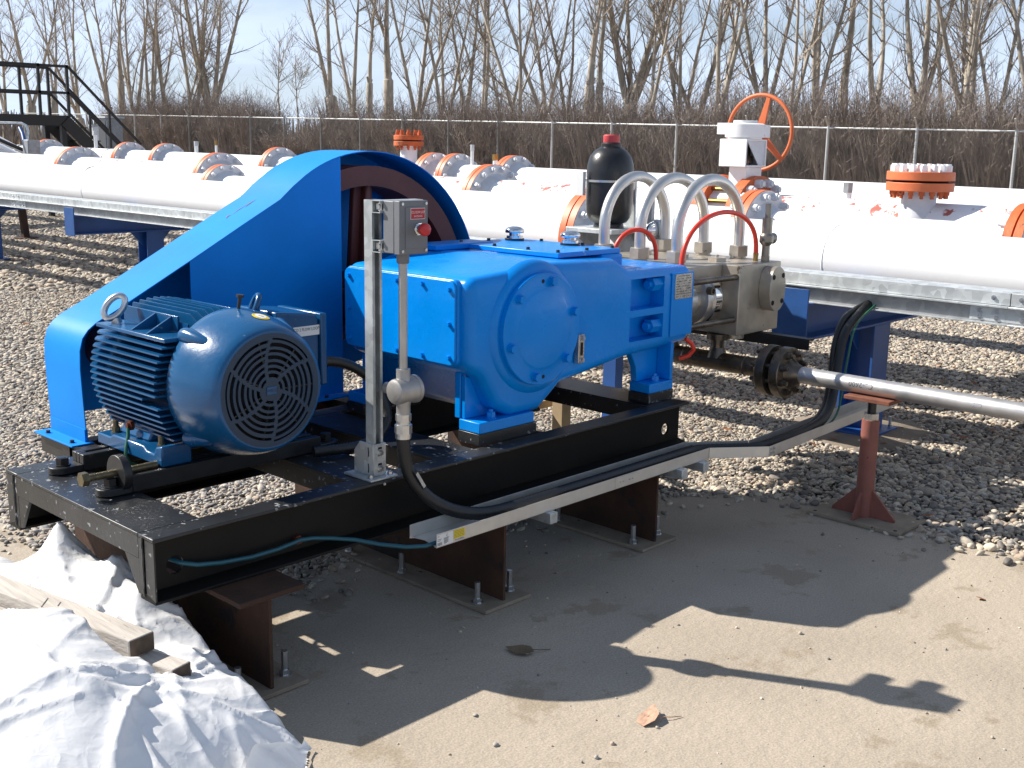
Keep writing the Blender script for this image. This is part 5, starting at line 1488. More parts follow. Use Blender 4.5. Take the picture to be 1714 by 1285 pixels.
# feet
def foot(x0, x1, y0, y1, top, label=None):
    mb = MB(); mb.box(x0, x1, y0, y1, ZS1 + .0465, ZS1 + .090); o = build(mb, 'foot', 'pump_blue', pu, bevel=.004)
    return o
for ya, yb, sg in ((2.985, 3.10, 1), (3.67, 3.785, -1)):
    o = foot(2.978, 3.285, ya, yb, .8)
    mb = MB(); mb.prism([(2.985, ZS1 + .0905), (3.27, ZS1 + .0905), (3.20, .70), (2.985, .80)], 'xz', (ya + yb) / 2 + sg * .030, (ya + yb) / 2 + sg * .052); build(mb, 'foot_web', 'pump_blue', o, bevel=.003)
    mb = MB(); yy = sorted((ya if sg > 0 else yb, (ya + yb) / 2 + sg * .03)); mb.box(2.980, 2.998, (ya + yb) / 2 + sg * .0535 - (.0 if sg > 0 else .03), (ya + yb) / 2 + sg * .0535 + (.03 if sg > 0 else .0), ZS1 + .0905, .81); build(mb, 'foot_rib', 'pump_blue', o, bevel=.003)
    inst(BOLT['blue_stud'], 'foot_bolt', o, (3.075, (ya + yb) / 2 - sg * .02, ZS1 + .090), spin=.5)
    o = foot(4.05, 4.228, ya, yb, .8)
    mb = MB(); mb.prism([(4.055, ZS1 + .0905), (4.222, ZS1 + .0905), (4.262, .80), (3.945, .80), (4.005, .765), (4.045, .70)], 'xz', (ya + yb) / 2 + sg * .02, (ya + yb) / 2 + sg * .055); build(mb, 'foot_web', 'pump_blue', o, bevel=.004)
    mb = MB(); mb.prism([(ya, ZS1 + .0908), (yb, ZS1 + .0908), (yb, .80), (ya, .80)], 'yz', 4.205, 4.226) if False else mb.prism([(ya if sg > 0 else yb, ZS1 + .0908), ((ya + yb) / 2 + sg * .019, ZS1 + .0908), ((ya + yb) / 2 + sg * .019, .80), (ya + .0 if sg > 0 else yb, .80)], 'yz', 4.2, 4.222)
    build(mb, 'foot_rib', 'pump_blue', o, bevel=.003)
    inst(BOLT['blue_stud'], 'foot_bolt', o, (4.13, (ya + yb) / 2 - sg * .025, ZS1 + .090), spin=.5)

# steel fluid end
mb = MB(); mb.box(4.785, 5.165, 3.012, 3.815, .765, 1.112); fb = build(mb, 'fluid_block', 'steel_block', pu, bevel=.005)
mb = MB(); mb.box(4.47, 4.784, 3.115, 3.80, .985, 1.112); build(mb, 'valve_block', 'steel_block', pu, bevel=.006)
for k, y in enumerate((3.20, 3.425, 3.65)):
    mb = MB(); mb.lathe((4.36, y, .945), (1, 0, 0), [(0, 0), (.098, 0), (.098, .10), (.105, .12), (.105, .20), (.085, .215), (.085, .25), (.125, .258), (.132, .272), (.132, .30), (.125, .314), (.10, .32), (.10, .424), (0, .424)], 36); o = build(mb, 'stuffing_box', 'stainless', pu, smooth=40)
    mb = MB(); mb.box(4.365, 4.43, y - .116, y - .105, .86, .985); build(mb, 'guard_plate', 'plate_alu', o)
    mb = MB(); mb.lathe((4.66, y, .945), (1, 0, 0), [(.10, 0), (.14, .005), (.14, .06), (.10, .07)], 36); build(mb, 'gland_ring', 'chrome', o, smooth=35)
    mb = MB(); mb.lathe((4.60, y - .132, 1.00), (0, -1, 0), [(0, 0), (.02, 0), (.02, .03), (.012, .03), (.012, .02), (0, .02)], 14); build(mb, 'grease_port', 'dark_steel', o, smooth=40)
for z in (1.055, .845):
    for y in (3.035, 3.31, 3.54, 3.77):
        mb = MB(); mb.cyl((4.352, y, z), (4.784, y, z), .0155, n=12); o = build(mb, 'tie_rod', 'dark_steel', pu, smooth=40)
mb = MB(); mb.cyl((4.9, 3.10, .764), (4.9, 3.10, .735), .05, n=24); build(mb, 'suction_port', 'steel_block', pu, smooth=40)
# flanged cap on the near face
def oct_prof(c, rx, rz, cut_):
    return [(c[0] - rx + cut_ * (1 if True else 0), c[1] - rz), (c[0] + rx - cut_, c[1] - rz), (c[0] + rx, c[1] - rz + cut_), (c[0] + rx, c[1] + rz - cut_), (c[0] + rx - cut_, c[1] + rz), (c[0] - rx + cut_, c[1] + rz), (c[0] - rx, c[1] + rz - cut_), (c[0] - rx, c[1] - rz + cut_)]
cx_, cz_ = 5.035, .985
pts = [(cx_ + .083 * math.cos(a) * (1 if abs(math.cos(a)) < .8 else .9), cz_ + .112 * math.sin(a)) for a in np.linspace(0, 6.2832, 33)[:-1]]
mb = MB(); mb.prism(pts, 'xz', 2.945, 3.0118); o = build(mb, 'discharge_cap', 'steel_block', pu, bevel=.003)
for dx, dz in ((-.045, .062), (.042, .066), (-.045, -.066), (.042, -.062)):
    inst(BOLT['socket'], 'cap_screw', o, (cx_ + dx, 2.945, cz_ + dz), (0, -1, 0))
# three arched steel tubes with hex nuts
for k, (y, xa, xb) in enumerate(((3.232, 4.555, 5.105), (3.46, 4.562, 5.118), (3.70, 4.575, 5.10))):
    R2 = (xb - xa) / 2; xm = (xa + xb) / 2; zc = 1.265
    top = 1.518 - zc
    pts = [(xa, y, 1.13)] + [(xa, y, 1.16), (xa, y, 1.21)] + [(xm - R2 * math.cos(a), y, zc + top * math.sin(a)) for a in np.linspace(0, math.pi, 29)] + [(xb, y, 1.21), (xb, y, 1.16), (xb, y, 1.13)]
    mb = MB(); mb.tube(pts, .0282, 18); o = build(mb, 'discharge_tube', 'stainless', pu, smooth=70)
    for x in (xa, xb):
        mb = MB(); mb.cyl((x, y, 1.1122), (x, y, 1.126), .040, n=20); mb.hexa((x, y, 1.126), (0, 0, 1), .0525, .052); build(mb, 'tube_nut', 'steel_block', o, smooth=30)
    mb = MB(); mb.hexa((4.88, y - .02, 1.1122), (0, 0, 1), .05, .02); mb.cyl((4.88, y - .02, 1.132), (4.88, y - .02, 1.145), .008, n=8); build(mb, 'valve_plug', 'steel_block', pu, smooth=30)
# relief valve at the near corner of the block
x, y = 5.095, 3.065
mb = MB(); mb.hexa((x, y, 1.1122), (0, 0, 1), .024, .025); mb.cyl((x, y, 1.137), (x, y, 1.19), .02, n=16); mb.lathe((x, y, 1.19), (0, 0, 1), [(.02, 0), (.03, .012), (.036, .02), (.036, .05), (.026, .062), (.0265, .14), (0, .14)], 20); mb.cyl((x + .01, y, 1.23), (x + .05, y - .01, 1.225), .028, n=16); mb.hexa((x, y, 1.33), (0, 0, 1), .0165, .072); mb.cyl((x - .03, y, 1.222), (x - .052, y, 1.22), .006, n=8)
build(mb, 'relief_valve', 'dark_steel', pu, smooth=35).data.materials[0] = mat('relief_steel', (.27, .25, .22), .36, .85, var=.15, vscale=20)
# red plastic hoses
mb = MB(); p0, p1 = Vector((4.40, 3.09, 1.12)), Vector((5.06, 3.10, 1.145))
pts = [p0.lerp(p1, .5 - .5 * math.cos(a)) + Vector((0, 0, .235 * math.sin(a) ** .82)) for a in np.linspace(0, math.pi, 25)]
mb.tube(pts, .0118, 12); o = build(mb, 'red_hose', 'hose_red', pu, smooth=80)
mb = MB(); mb.hexa((5.06, 3.10, 1.1123), (0, 0, 1), .014, .026); mb.cyl((5.06, 3.10, 1.138), (5.06, 3.10, 1.152), .0135, n=12); build(mb, 'hose_fitting', 'brass', o, smooth=30)
mb = MB(); p0, p1 = Vector((4.40, 3.50, 1.10)), Vector((4.62, 3.40, 1.12))
pts = [p0.lerp(p1, .5 - .5 * math.cos(a)) + Vector((0, 0, .16 * math.sin(a) ** .8)) for a in np.linspace(0, math.pi, 21)]
mb.tube(pts, .0112, 12); build(mb, 'red_hose', 'hose_red', pu, smooth=80)
mb = MB(); mb.tube([(4.36, 3.02, .80), (4.385, 3.0, .775), (4.40, 2.998, .745), (4.39, 3.02, .715), (4.36, 3.05, .70)], .011, 10); build(mb, 'drain_hose', 'hose_red', pu, smooth=80)

# ------------------------------------------------------------------ discharge line and its flange
dl = thing('discharge_line', (4.8, 2.5, .623), 'stainless pipe with bolted flange running right from under the fluid end', 'pipe')
xp, zp, rp = 4.80, .623, .0395
mb = MB(); mb.tube([(xp, y, zp) for y in (2.665, 2.0, 1.5, .5, -1.5)], rp, 28); pl = build(mb, 'pipe_run', 'pipe_steel', dl, smooth=60)
mb = MB(); mb.tube([(xp, y, zp) for y in (2.86, 3.2, 3.75)], .046, 24)
for y in (3.13, 3.41, 3.69):
    mb.tube([(xp, y, zp), (xp, y, .70), (xp, y, .736)], .034, 18); mb.cyl((xp, y, .735), (xp, y, .763), .055, n=22)
    mb.lathe((xp, y, zp), (0, 0, 1), [(.052, .02), (.040, .052), (.034, .07)], 18)
mb.cyl((xp, 3.75, zp), (xp, 3.76, zp), .047, n=20)
o = build(mb, 'manifold', 'dark_steel', dl, smooth=50)
for y in (2.95, 3.27, 3.31):
    mb = MB(); mb.lathe((xp, y, zp), (0, 1, 0), [(.045, 0), (.050, .005), (.045, .01)], 24); build(mb, 'weld_seam', 'dark_steel', o, smooth=60)
for y, s1 in ((2.815, 1), (2.735, -1)):
    mb = MB(); mb.lathe((xp, y, zp), (0, s1, 0), [(.03, -.024), (.123, -.024), (.124, -.02), (.124, .02), (.121, .024), (.072, .026), (.055, .05), (.041, .085), (.03, .085)], 44); o = build(mb, 'flange', 'dark_steel' if s1 > 0 else 'dark_steel', dl, smooth=35)
    for k in range(8):
        a = 6.2832 * (k + .5) / 8
        inst(BOLT['flange_steel'], 'nut', o, (xp + .095 * math.cos(a), y + s1 * .024, zp + .095 * math.sin(a)), (0, s1, 0), spin=a)
for k in range(8):
    a = 6.2832 * (k + .5) / 8
    mb = MB(); mb.cyl((xp + .095 * math.cos(a), 2.74, zp + .095 * math.sin(a)), (xp + .095 * math.cos(a), 2.81, zp + .095 * math.sin(a)), .011, n=8); build(mb, 'stud', 'dark_steel', dl, smooth=40)
mb = MB(); mb.cyl((xp, 2.758, zp), (xp, 2.793, zp), .07, n=28); build(mb, 'gasket', 'dark_void', dl, smooth=40)
def on_pipe(y0, a0, s_):
    # hand-written mark, read upside down on the pipe as in the photograph
    return lambda x, y: (xp + (rp + .0006) * math.cos(a0 + y / rp), y0 + x, zp + (rp + .0006) * math.sin(a0 + y / rp))
build(text_mb('CL-2600', .034, on_pipe(2.33, R(168), 1)), 'handwriting', 'box_grey', pl, fix=False)
build(text_mb('CIT', .028, on_pipe(1.80, R(172), 1)), 'handwriting', 'box_light', pl, fix=False)

# red primed pipe stand under the line
rs = thing('pipe_stand', (4.79, 2.28, 0), 'red primed pipe stand holding the stainless discharge line', 'pipe stand')
mb = MB(); mb.box(4.665, 4.945, 2.045, 2.50, .002, .018); o = build(mb, 'base_plate', 'dusty_steel', rs, bevel=.002)
for x in (4.69, 4.92):
    for y in (2.075, 2.47):
        mb = MB(); mb.cyl((x, y, .018), (x, y, .0186), .009, n=12); build(mb, 'bolt_hole', 'dark_void', o)
mb = MB(); mb.cyl((4.79, 2.28, .018), (4.79, 2.28, .475), .040, n=24); build(mb, 'column', 'red_primer', rs, smooth=40)
for dy in (1, -1):
    mb = MB(); mb.prism([(2.28 + dy * .038, .0185), (2.28 + dy * .155, .0185), (2.28 + dy * .155, .03), (2.28 + dy * .038, .15)], 'yz', 4.784, 4.796); build(mb, 'gusset', 'red_primer', rs, bevel=.001)
mb = MB(); mb.prism([(4.752, .0185), (4.66 + .02, .0185), (4.752, .14)], 'xz', 2.274, 2.286); mb.prism([(4.828, .0185), (4.90, .0185), (4.828, .14)], 'xz', 2.274, 2.286); build(mb, 'gusset', 'red_primer', rs)
mb = MB(); mb.hexa((4.79, 2.28, .4755), (0, 0, 1), .036, .03); build(mb, 'jack_nut', 'bronze_bolt', rs, smooth=30).data.materials[0] = M['plate_alu']
mb = MB(); mb.cyl((4.79, 2.28, .5055), (4.79, 2.28, .562), .019, n=14); build(mb, 'jack_screw', 'rail_black', rs, smooth=40)
mb = MB(); mb.box(4.725, 4.865, 2.17, 2.39, .5645, .5825); build(mb, 'top_plate', 'rust', rs, bevel=.002).data.materials[0] = mat('rust_red', (.17, .06, .035), .8, var=.4, vscale=20)

# black angle under the block
mb = MB(); mb.box(5.0, 5.055, 2.735, 3.9, .752, .760); mb.box(5.0, 5.008, 2.735, 3.9, .705, .752); t = tag(build(mb, 'black_angle', 'rail_black', bevel=.001), 'black steel angle bar projecting under the fluid block', 'steel bar')
# accumulator bottle on its bracket
ac = thing('accumulator_bottle', (5.03, 4.04, 1.22), 'black accumulator bottle with red cap behind the steel tubes', 'accumulator')
ax_, ay_ = 5.03, 4.04
mb = MB(); mb.lathe((ax_, ay_, 1.225), (0, 0, 1), [(0, 0), (.085, 0), (.085, .012), (.08, .022), (.10, .03), (.118, .055), (.129, .09), (.132, .13), (.132, .30), (.128, .345), (.115, .388), (.092, .418), (.062, .438), (.052, .442)], 48); build(mb, 'shell', 'acc_black', ac, smooth=50)
mb = MB(); mb.lathe((ax_, ay_, 1.655), (0, 0, 1), [(.04, 0), (.0565, .002), (.0565, .026), (.05, .03), (.046, .034)], 32); build(mb, 'collar', 'rubber', ac, smooth=40)
mb = MB(); mb.lathe((ax_, ay_, 1.688), (0, 0, 1), [(.0445, 0), (.0455, .004), (.0445, .038), (.04, .043), (0, .044)], 32); build(mb, 'red_cap', 'red_cap', ac, smooth=40)
mb = MB(); mb.lathe((ax_, ay_, 1.475), (0, 0, 1), [(.1325, 0), (.141, 0), (.141, .012), (.1325, .012)], 40); build(mb, 'clamp_ring', 'zinc', ac, smooth=40)
mb = MB(); mb.box(ax_ - .15, ax_ - .125, ay_ + .07, ay_ + .12, 1.40, 1.53); build(mb, 'clamp_bracket', 'label_white', ac)
mb = MB(); mb.box(ax_ - .17, ax_ + .17, ay_ - .16, ay_ + .17, 1.200, 1.2245); build(mb, 'bracket_plate', 'galv', ac, bevel=.002)
for y in (ay_ - .12, ay_ + .12):
    mb = MB(); mb.prism([(ax_ - .165, 1.1995), (ax_ + .165, 1.1995), (ax_ + .16, 1.07), (ax_ + .02, 1.07)], 'xz', y - .004, y + .004); build(mb, 'bracket_gusset', 'galv_dark', ac)
mb = MB(); mb.box(ax_ + .171, ax_ + .185, ay_ - .05, ay_ + .05, .9, 1.52); build(mb, 'back_plate', 'galv', ac, bevel=.002)
mb = MB(); mb.box(ax_ + .06, ax_ + .13, ay_ - .04, ay_ + .05, .02, 1.0695); build(mb, 'stand', 'support_blue', ac)
mb = MB(); mb.lathe((ax_ + .1, ay_ - .25, 1.215), (-.4, -1, 0), [(0, -.03), (.05, -.02), (.066, .01), (.066, .03), (.05, .045), (0, .05)], 28); mb.cyl((ax_ + .1, ay_ - .2, 1.21), (ax_ + .1, ay_ - .1, 1.15), .02, n=12); build(mb, 'pressure_gauge', 'chrome', ac, smooth=40)
mb = MB(); mb.box(ax_ + .10, ax_ + .13, ay_ - .22, ay_ - .19, 1.25, 1.43); mb.cyl((ax_ + .11, ay_ - .21, 1.43), (ax_ + .11, ay_ - .21, 1.46), .016, n=8); build(mb, 'valve_stub', 'galv_dark', ac, bevel=.002)

# tan timber frame beyond the skid
t = thing('timber_trestle', (4.45, 3.85, 0), 'tan timber trestle seen under the pump beyond the skid', 'trestle')
mb = MB(); mb.box(4.40, 4.47, 3.80, 3.87, 0, .52); build(mb, 'post', 'tan_wood', t, bevel=.002)
mb = MB(); mb.box(3.7, 4.6, 3.93, 3.98, .30, .34); build(mb, 'cross_bar', 'tan_wood', t, bevel=.002)
mb = MB(); mb.bar((4.55, 3.95, .36), (4.2, 3.92, .72), .04, .04); build(mb, 'brace', 'tan_wood', t)
# ------------------------------------------------------------------ control post: strut, box, conduit
def strut_section(mb, x0, x1, y0, y1, axis, a, b, open_dir):
    """41 mm slotted-channel section: three walls and two lips. axis 'z' or 'x'; open_dir '-y'"""
    w = .0025; lip = .010
    if axis == 'z':
        mb.box(x0, x0 + w, y0, y1, a, b); mb.box(x1 - w, x1, y0, y1, a, b); mb.box(x0 + w, x1 - w, y1 - w, y1, a, b)
        mb.box(x0 + w, x0 + lip, y0, y0 + w, a, b); mb.box(x1 - lip, x1 - w, y0, y0 + w, a, b)
        mb.box(x0 + lip - w, x0 + lip, y0 + w, y0 + .008, a, b); mb.box(x1 - lip, x1 - lip + w, y0 + w, y0 + .008, a, b)
    else:  # along x, section in (y, z): x0,x1 are z limits
        z0, z1 = x0, x1
        mb.box(a, b, y0, y1, z0, z0 + w); mb.box(a, b, y0, y1, z1 - w, z1); mb.box(a, b, y1 - w, y1, z0 + w, z1 - w)
        mb.box(a, b, y0, y0 + w, z0 + w, z0 + lip); mb.box(a, b, y0, y0 + w, z1 - lip, z1 - w)
        mb.box(a, b, y0 + w, y0 + .009, z0 + lip - w, z0 + lip); mb.box(a, b, y0 + w, y0 + .009, z1 - lip, z1 - lip + w)
    return mb
PX0, PX1, PYa, PYb = 2.413, 2.454, 2.931, 2.972
cp = thing('strut_post', (2.434, 2.952, ZS1), 'galvanised slotted strut post standing on the skid edge', 'post')
build(strut_section(MB(), PX0, PX1, PYa, PYb, 'z', ZS1 + .010, 1.488, '-y'), 'post_channel', 'galv_strut', cp)
for z0 in (1.447, 1.318):
    build(strut_section(MB(), z0, z0 + .041, 2.8895, 2.9305, 'x', 2.4125, 2.60, '-y'), 'cross_channel', 'galv_strut', cp)
    mb = MB(); mb.box(2.425, 2.442, 2.895, 2.925, z0 + .010, z0 + .031); mb.cyl((2.425, 2.91, z0 + .0205), (2.421, 2.91, z0 + .0205), .009, n=12); build(mb, 'channel_nut', 'zinc', cp, smooth=35)
mb = MB(); mb.box(2.372, 2.492, 2.897, 3.045, ZS1 + .0006, ZS1 + .0085); o = build(mb, 'base_plate', 'galv_strut', cp, bevel=.0015)
mb = MB(); mb.prism([(2.929, ZS1 + .009), (3.03, ZS1 + .009), (3.03, ZS1 + .085), (3.0, ZS1 + .122), (2.929, ZS1 + .122)], 'yz', PX0 - .0065, PX0 - .0008); build(mb, 'bracket_side', 'galv_strut', o, bevel=.001)
mb = MB(); mb.prism([(2.929, ZS1 + .009), (3.03, ZS1 + .009), (3.03, ZS1 + .085), (3.0, ZS1 + .122), (2.929, ZS1 + .122)], 'yz', PX1 + .0008, PX1 + .0065); build(mb, 'bracket_side', 'galv_strut', o, bevel=.001)
mb = MB(); mb.box(PX0 - .0064, PX1 + .0064, 2.9235, 2.9288, ZS1 + .009, ZS1 + .122); build(mb, 'bracket_front', 'galv_strut', o, bevel=.001)
for z in (.035, .092):
    mb = MB(); mb.box(2.426, 2.442, 2.9228, 2.9234, ZS1 + z - .013, ZS1 + z + .018); build(mb, 'slot', 'dark_void', o)
    inst(BOLT['zinc'], 'bolt', o, (2.434, 2.9232, ZS1 + z), (0, -1, 0), scale=1.05)
    mb = MB(); mb.tube([(PX0 - .0069, 2.952, ZS1 + z - .016), (PX0 - .0069, 2.950, ZS1 + z), (PX0 - .0069, 2.953, ZS1 + z + .016)], .0022, 5); build(mb, 'slot', 'dark_void', o)
for x, y in ((2.39, 2.92), (2.472, 2.915)): inst(BOLT['zinc'], 'base_bolt', o, (x, y, ZS1 + .0085))
inst(BOLT['zinc'], 'bolt_end', sk, (2.425, 2.8895, ZS1 - .012), (0, -1, 0), scale=.4)

M['box_paint'] = mat('box_paint', (.15, .158, .175), .5, var=.06, vscale=20, bump=.0004, bscale=240)
cbx = thing('control_box', (2.48, 2.84, 1.315), 'grey shutdown box with red mushroom button on the strut post', 'control box')
bx0, bx1 = 2.425, 2.545
mb = MB(); mb.box(bx0, bx1, 2.835, 2.889, 1.318, 1.488); bb = build(mb, 'box_body', 'box_paint', cbx, bevel=.003)
mb = MB(); mb.box(bx0 - .001, bx1 + .001, 2.805, 2.8335, 1.316, 1.490); lid = build(mb, 'box_lid', 'box_paint', cbx, bevel=.003)
mb = MB(); mb.box(bx0 + .022, bx1 - .012, 2.8025, 2.8048, 1.335, 1.47); build(mb, 'lid_panel', 'box_paint', lid, bevel=.002)
for x in (bx0 + .010, bx1 - .008):
    for z in (1.328, 1.480): inst(BOLT['screw'], 'lid_screw', lid, (x, 2.805, z), (0, -1, 0), spin=z * 9)
mb = MB(); mb.box(2.468, 2.530, 2.8015, 2.8024, 1.430, 1.466); lp = build(mb, 'label_rim', 'ink_white', lid)
mb = MB(); mb.box(2.4695, 2.5285, 2.8008, 2.80145, 1.4315, 1.4645); build(mb, 'label_plate', 'label_red', lp)
build(text_mb('CO 2 FLOW LOOP', .0115, lambda x, y: (2.499 + x * .62, 2.8002, 1.4525 + y)), 'label_text', 'ink_white', lp, fix=False)
build(text_mb('SHUTDOWN', .0085, lambda x, y: (2.499 + x * .72, 2.8002, 1.4395 + y)), 'label_text', 'ink_white', lp, fix=False)
mb = MB(); mb.cyl((2.502, 2.8023, 1.398), (2.502, 2.797, 1.398), .022, n=6); mb.cyl((2.502, 2.797, 1.398), (2.502, 2.785, 1.398), .0165, n=24); bn = build(mb, 'button_collar', 'chrome', cbx, smooth=30)
mb = MB(); mb.lathe((2.502, 2.785, 1.398), (0, -1, 0), [(.0, 0), (.012, 0), (.0205, .006), (.0212, .012), (.0205, .021), (.017, .0235), (0, .0245)], 32); build(mb, 'red_button', 'red', bn, smooth=50)
mb = MB(); mb.lathe((2.472, 2.845, 1.318), (0, 0, -1), [(.021, 0), (.0215, .030), (.019, .034), (.013, .034)], 24); build(mb, 'hub', 'box_paint', cbx, smooth=40)

cd = thing('conduit_drop', (2.472, 2.845, .70), 'vertical metal conduit with round junction fitting below the grey box', 'conduit')
cxx, cyy = 2.472, 2.845
mb = MB(); mb.cyl((cxx, cyy, 1.30), (cxx, cyy, .915), .0148, n=20); build(mb, 'conduit_pipe', 'zinc', cd, smooth=60).data.materials[0] = mat('conduit_zinc', (.42, .42, .42), .4, .7, var=.12, vscale=14)
M['cast_alu'] = mat('cast_alu', (.36, .35, .34), .45, .6, var=.12, vscale=25, bump=.0006, bscale=200)
mb = MB(); mb.lathe((cxx, cyy, .0), (0, 0, 1), [(.0, .93), (.024, .93), (.024, .895), (.030, .88)], 24); mb.lathe((cxx, cyy, 0), (0, 0, 1), [(.03, .83), (.024, .805), (.024, .775), (0, .775)], 24)
mb.lathe((cxx - .045, cyy, .855), (1, 0, 0), [(0, 0), (.030, 0), (.041, .006), (.044, .014), (.044, .075), (.0455, .077), (.0455, .09), (0, .092)], 36)
mb.cyl((cxx - .01, cyy + .03, .855), (cxx - .01, cyy + .075, .855), .02, n=18)
jf = build(mb, 'junction_fitting', 'cast_alu', cd, smooth=40)
mb = MB(); mb.lathe((cxx + .0471, cyy, .855), (1, 0, 0), [(.0458, -.008), (.048, -.007), (.048, .006), (.040, .010), (0, .011)], 36); build(mb, 'fitting_cover', 'cast_alu', jf, smooth=40)
mb = MB(); mb.cyl((cxx, cyy, .775), (cxx, cyy, .752), .0275, n=8); mb.cyl((cxx, cyy, .752), (cxx, cyy, .738), .024, n=20); mb.cyl((cxx, cyy, .738), (cxx, cyy, .708), .030, n=8); mb.cyl((cxx, cyy, .708), (cxx, cyy, .690), .0275, n=24); build(mb, 'cable_gland', 'zinc', cd, smooth=30)

def ribbed(pts, r, step=.006, amp=.0016, n=14):
    """resample a smooth path and ripple its radius like spiral armour"""
    P = [Vector(p) for p in pts]; out = []
    for i in range(len(P) - 1):
        p0, p1, p2, p3 = P[max(0, i - 1)], P[i], P[i + 1], P[min(len(P) - 1, i + 2)]
        m = max(2, int((p2 - p1).length / step))
        for k in range(m):
            t = k / m
            out.append(.5 * ((2 * p1) + (p2 - p0) * t + (2 * p0 - 5 * p1 + 4 * p2 - p3) * t * t + (3 * p1 - p0 - 3 * p2 + p3) * t ** 3))
    out.append(P[-1])
    mb = MB(); mb.tube(out, [r + amp * (1 if k % 2 else -1) for k in range(len(out))], n)
    return mb
cab = [(cxx, cyy, .70), (cxx + .001, cyy - .001, .65), (cxx + .012, cyy - .004, .585), (2.512, 2.826, .52), (2.565, 2.80, .458), (2.64, 2.772, .412), (2.74, 2.748, .383), (2.86, 2.738, .374), (3.1, 2.738, .373), (3.5, 2.735, .373), (3.9, 2.735, .373), (4.05, 2.732, .373), (4.12, 2.703, .373), (4.20, 2.645, .373), (4.28, 2.590, .373), (4.36, 2.566, .373), (4.6, 2.568, .373), (4.8, 2.585, .374), (4.96, 2.605, .395), (5.07, 2.625, .47), (5.14, 2.645, .63), (5.25, 2.67, .79), (5.53, 2.70, .89)]
cbt = thing('armoured_cable', (cxx, cyy, .37), 'thick black armoured cable dropping from the conduit into the aluminium tray', 'cable')
build(ribbed(cab, .0235, .009, .0007), 'cable', 'rubber', cbt, smooth=60)
mb = MB()
for k, (a, b) in enumerate((((2.4935, 2.807, .575), (2.528, 2.797, .51)),)):
    a, b = Vector(a), Vector(b); mb.bar(a, b, .016, .003, (0.1, -1, .2))
o = build(mb, 'cable_tag', 'ink', cbt)
mb = MB(); mb.bar(Vector((2.4965, 2.8050, .569)), Vector((2.525, 2.7955, .516)), .013, .003, (0.1, -1, .2)); build(mb, 'tag_print', 'plate_alu', o)
cab2 = [(2.95, 2.77, .366), (3.4, 2.772, .366), (4.04, 2.775, .366), (4.10, 2.760, .366), (4.30, 2.618, .366), (4.38, 2.600, .366), (4.7, 2.612, .366), (4.9, 2.625, .38), (5.05, 2.65, .44), (5.12, 2.668, .56), (5.18, 2.69, .72), (5.30, 2.71, .84), (5.54, 2.72, .89)]
tag(build(ribbed(cab2, .016, .01, .0005), 'armoured_cable', 'rubber', smooth=60), 'second thinner black cable lying along the back of the aluminium tray', 'cable')
gw = [(4.5, 2.56, .356), (4.9, 2.575, .358), (5.06, 2.59, .40), (5.13, 2.605, .50), (5.19, 2.62, .66), (5.29, 2.64, .81), (5.52, 2.66, .89)]
tag(build(ribbed(gw, .0055, .03, 0), 'ground_wire', 'green_wire', smooth=80), 'green ground wire climbing beside the black cables to the galvanised tray', 'wire')
mcab = [(2.52, 3.42, .858), (2.575, 3.40, .862), (2.64, 3.365, .848), (2.71, 3.33, .80), (2.755, 3.295, .72), (2.75, 3.26, .64), (2.69, 3.24, .585), (2.60, 3.23, .566), (2.50, 3.24, .566), (2.41, 3.27, .566)]
tag(build(ribbed(mcab, .0195, .0065, .0012), 'motor_cable', 'rubber', smooth=60), 'glossy black flexible conduit looping from the motor terminal box to the skid', 'cable')
mb = MB(); mb.lathe((2.546, 3.412, .86), (1, -.35, 0), [(.0, 0), (.027, 0), (.027, .012), (.023, .014), (.023, .03), (0, .03)], 16); tag(build(mb, 'cable_connector', 'rubber', smooth=35), 'black cable connector where the motor cable enters the terminal box', 'connector')

# ------------------------------------------------------------------ aluminium cable tray along the skid
tr = thing('aluminium_tray', (3.3, 2.73, .345), 'shallow aluminium cable tray along the skid with stickers on its end', 'cable tray', )
NE = [(2.459, 2.664), (4.080, 2.672), (4.296, 2.503), (5.72, 2.580)]
FA = [(2.459, 2.800), (4.079, 2.805), (4.320, 2.625), (5.72, 2.702)]
zt0, zt1 = .3455, .3935
for i, nm in enumerate(('tray_section', 'tray_elbow', 'tray_section')):
    n0, n1, f0, f1 = NE[i], NE[i + 1], FA[i], FA[i + 1]
    def nudge(a, b, s): 
        d = (Vector(b) - Vector(a)).normalized() * s; return (a[0] + d.x, a[1] + d.y)
    g = .0012
    a, b, c, d = nudge(n0, n1, g), nudge(n1, n0, g), nudge(f1, f0, g), nudge(f0, f1, g)
    if i == 0:
        poly = [a, b, c, d, (d[0] + .012, d[1] - .01), (d[0] + .022, d[1] - .05), (a[0] + .014, a[1] + .035), (a[0] + .002, a[1] + .012)]
    else: poly = [a, b, c, d]
    mb = MB(); mb.prism(poly, 'xy', zt0, zt0 + .002); o = build(mb, nm, 'alum', tr)
    for (p, q), w, nn in (((a, b), .002, 'near_side'), ((d, c), .002, 'far_side')):
        v = (Vector(q) - Vector(p)).normalized(); nrm = Vector((-v.y, v.x)) * (w if nn == 'near_side' else -w)
        m2 = MB(); m2.prism([p, q, (q[0] + nrm.x, q[1] + nrm.y), (p[0] + nrm.x, p[1] + nrm.y)], 'xy', zt0 + .0022, zt1); build(m2, nn, 'alum', o, bevel=.0004)
    if i < 2:
        m2 = MB(); q = NE[i + 1]; m2.bar((q[0] - .03, q[1] - .0015 + (.0 if i == 0 else .02), .37), (q[0] + .03, q[1] - .0015 - (.02 if i == 0 else -.006), .37), .0015, .034); 
for x in (4.31, 4.335):
    for z in (.36, .379): inst(BOLT['zinc'], 'bolt', tr, (x, 2.5035, z), (0, -1, 0), scale=.6)
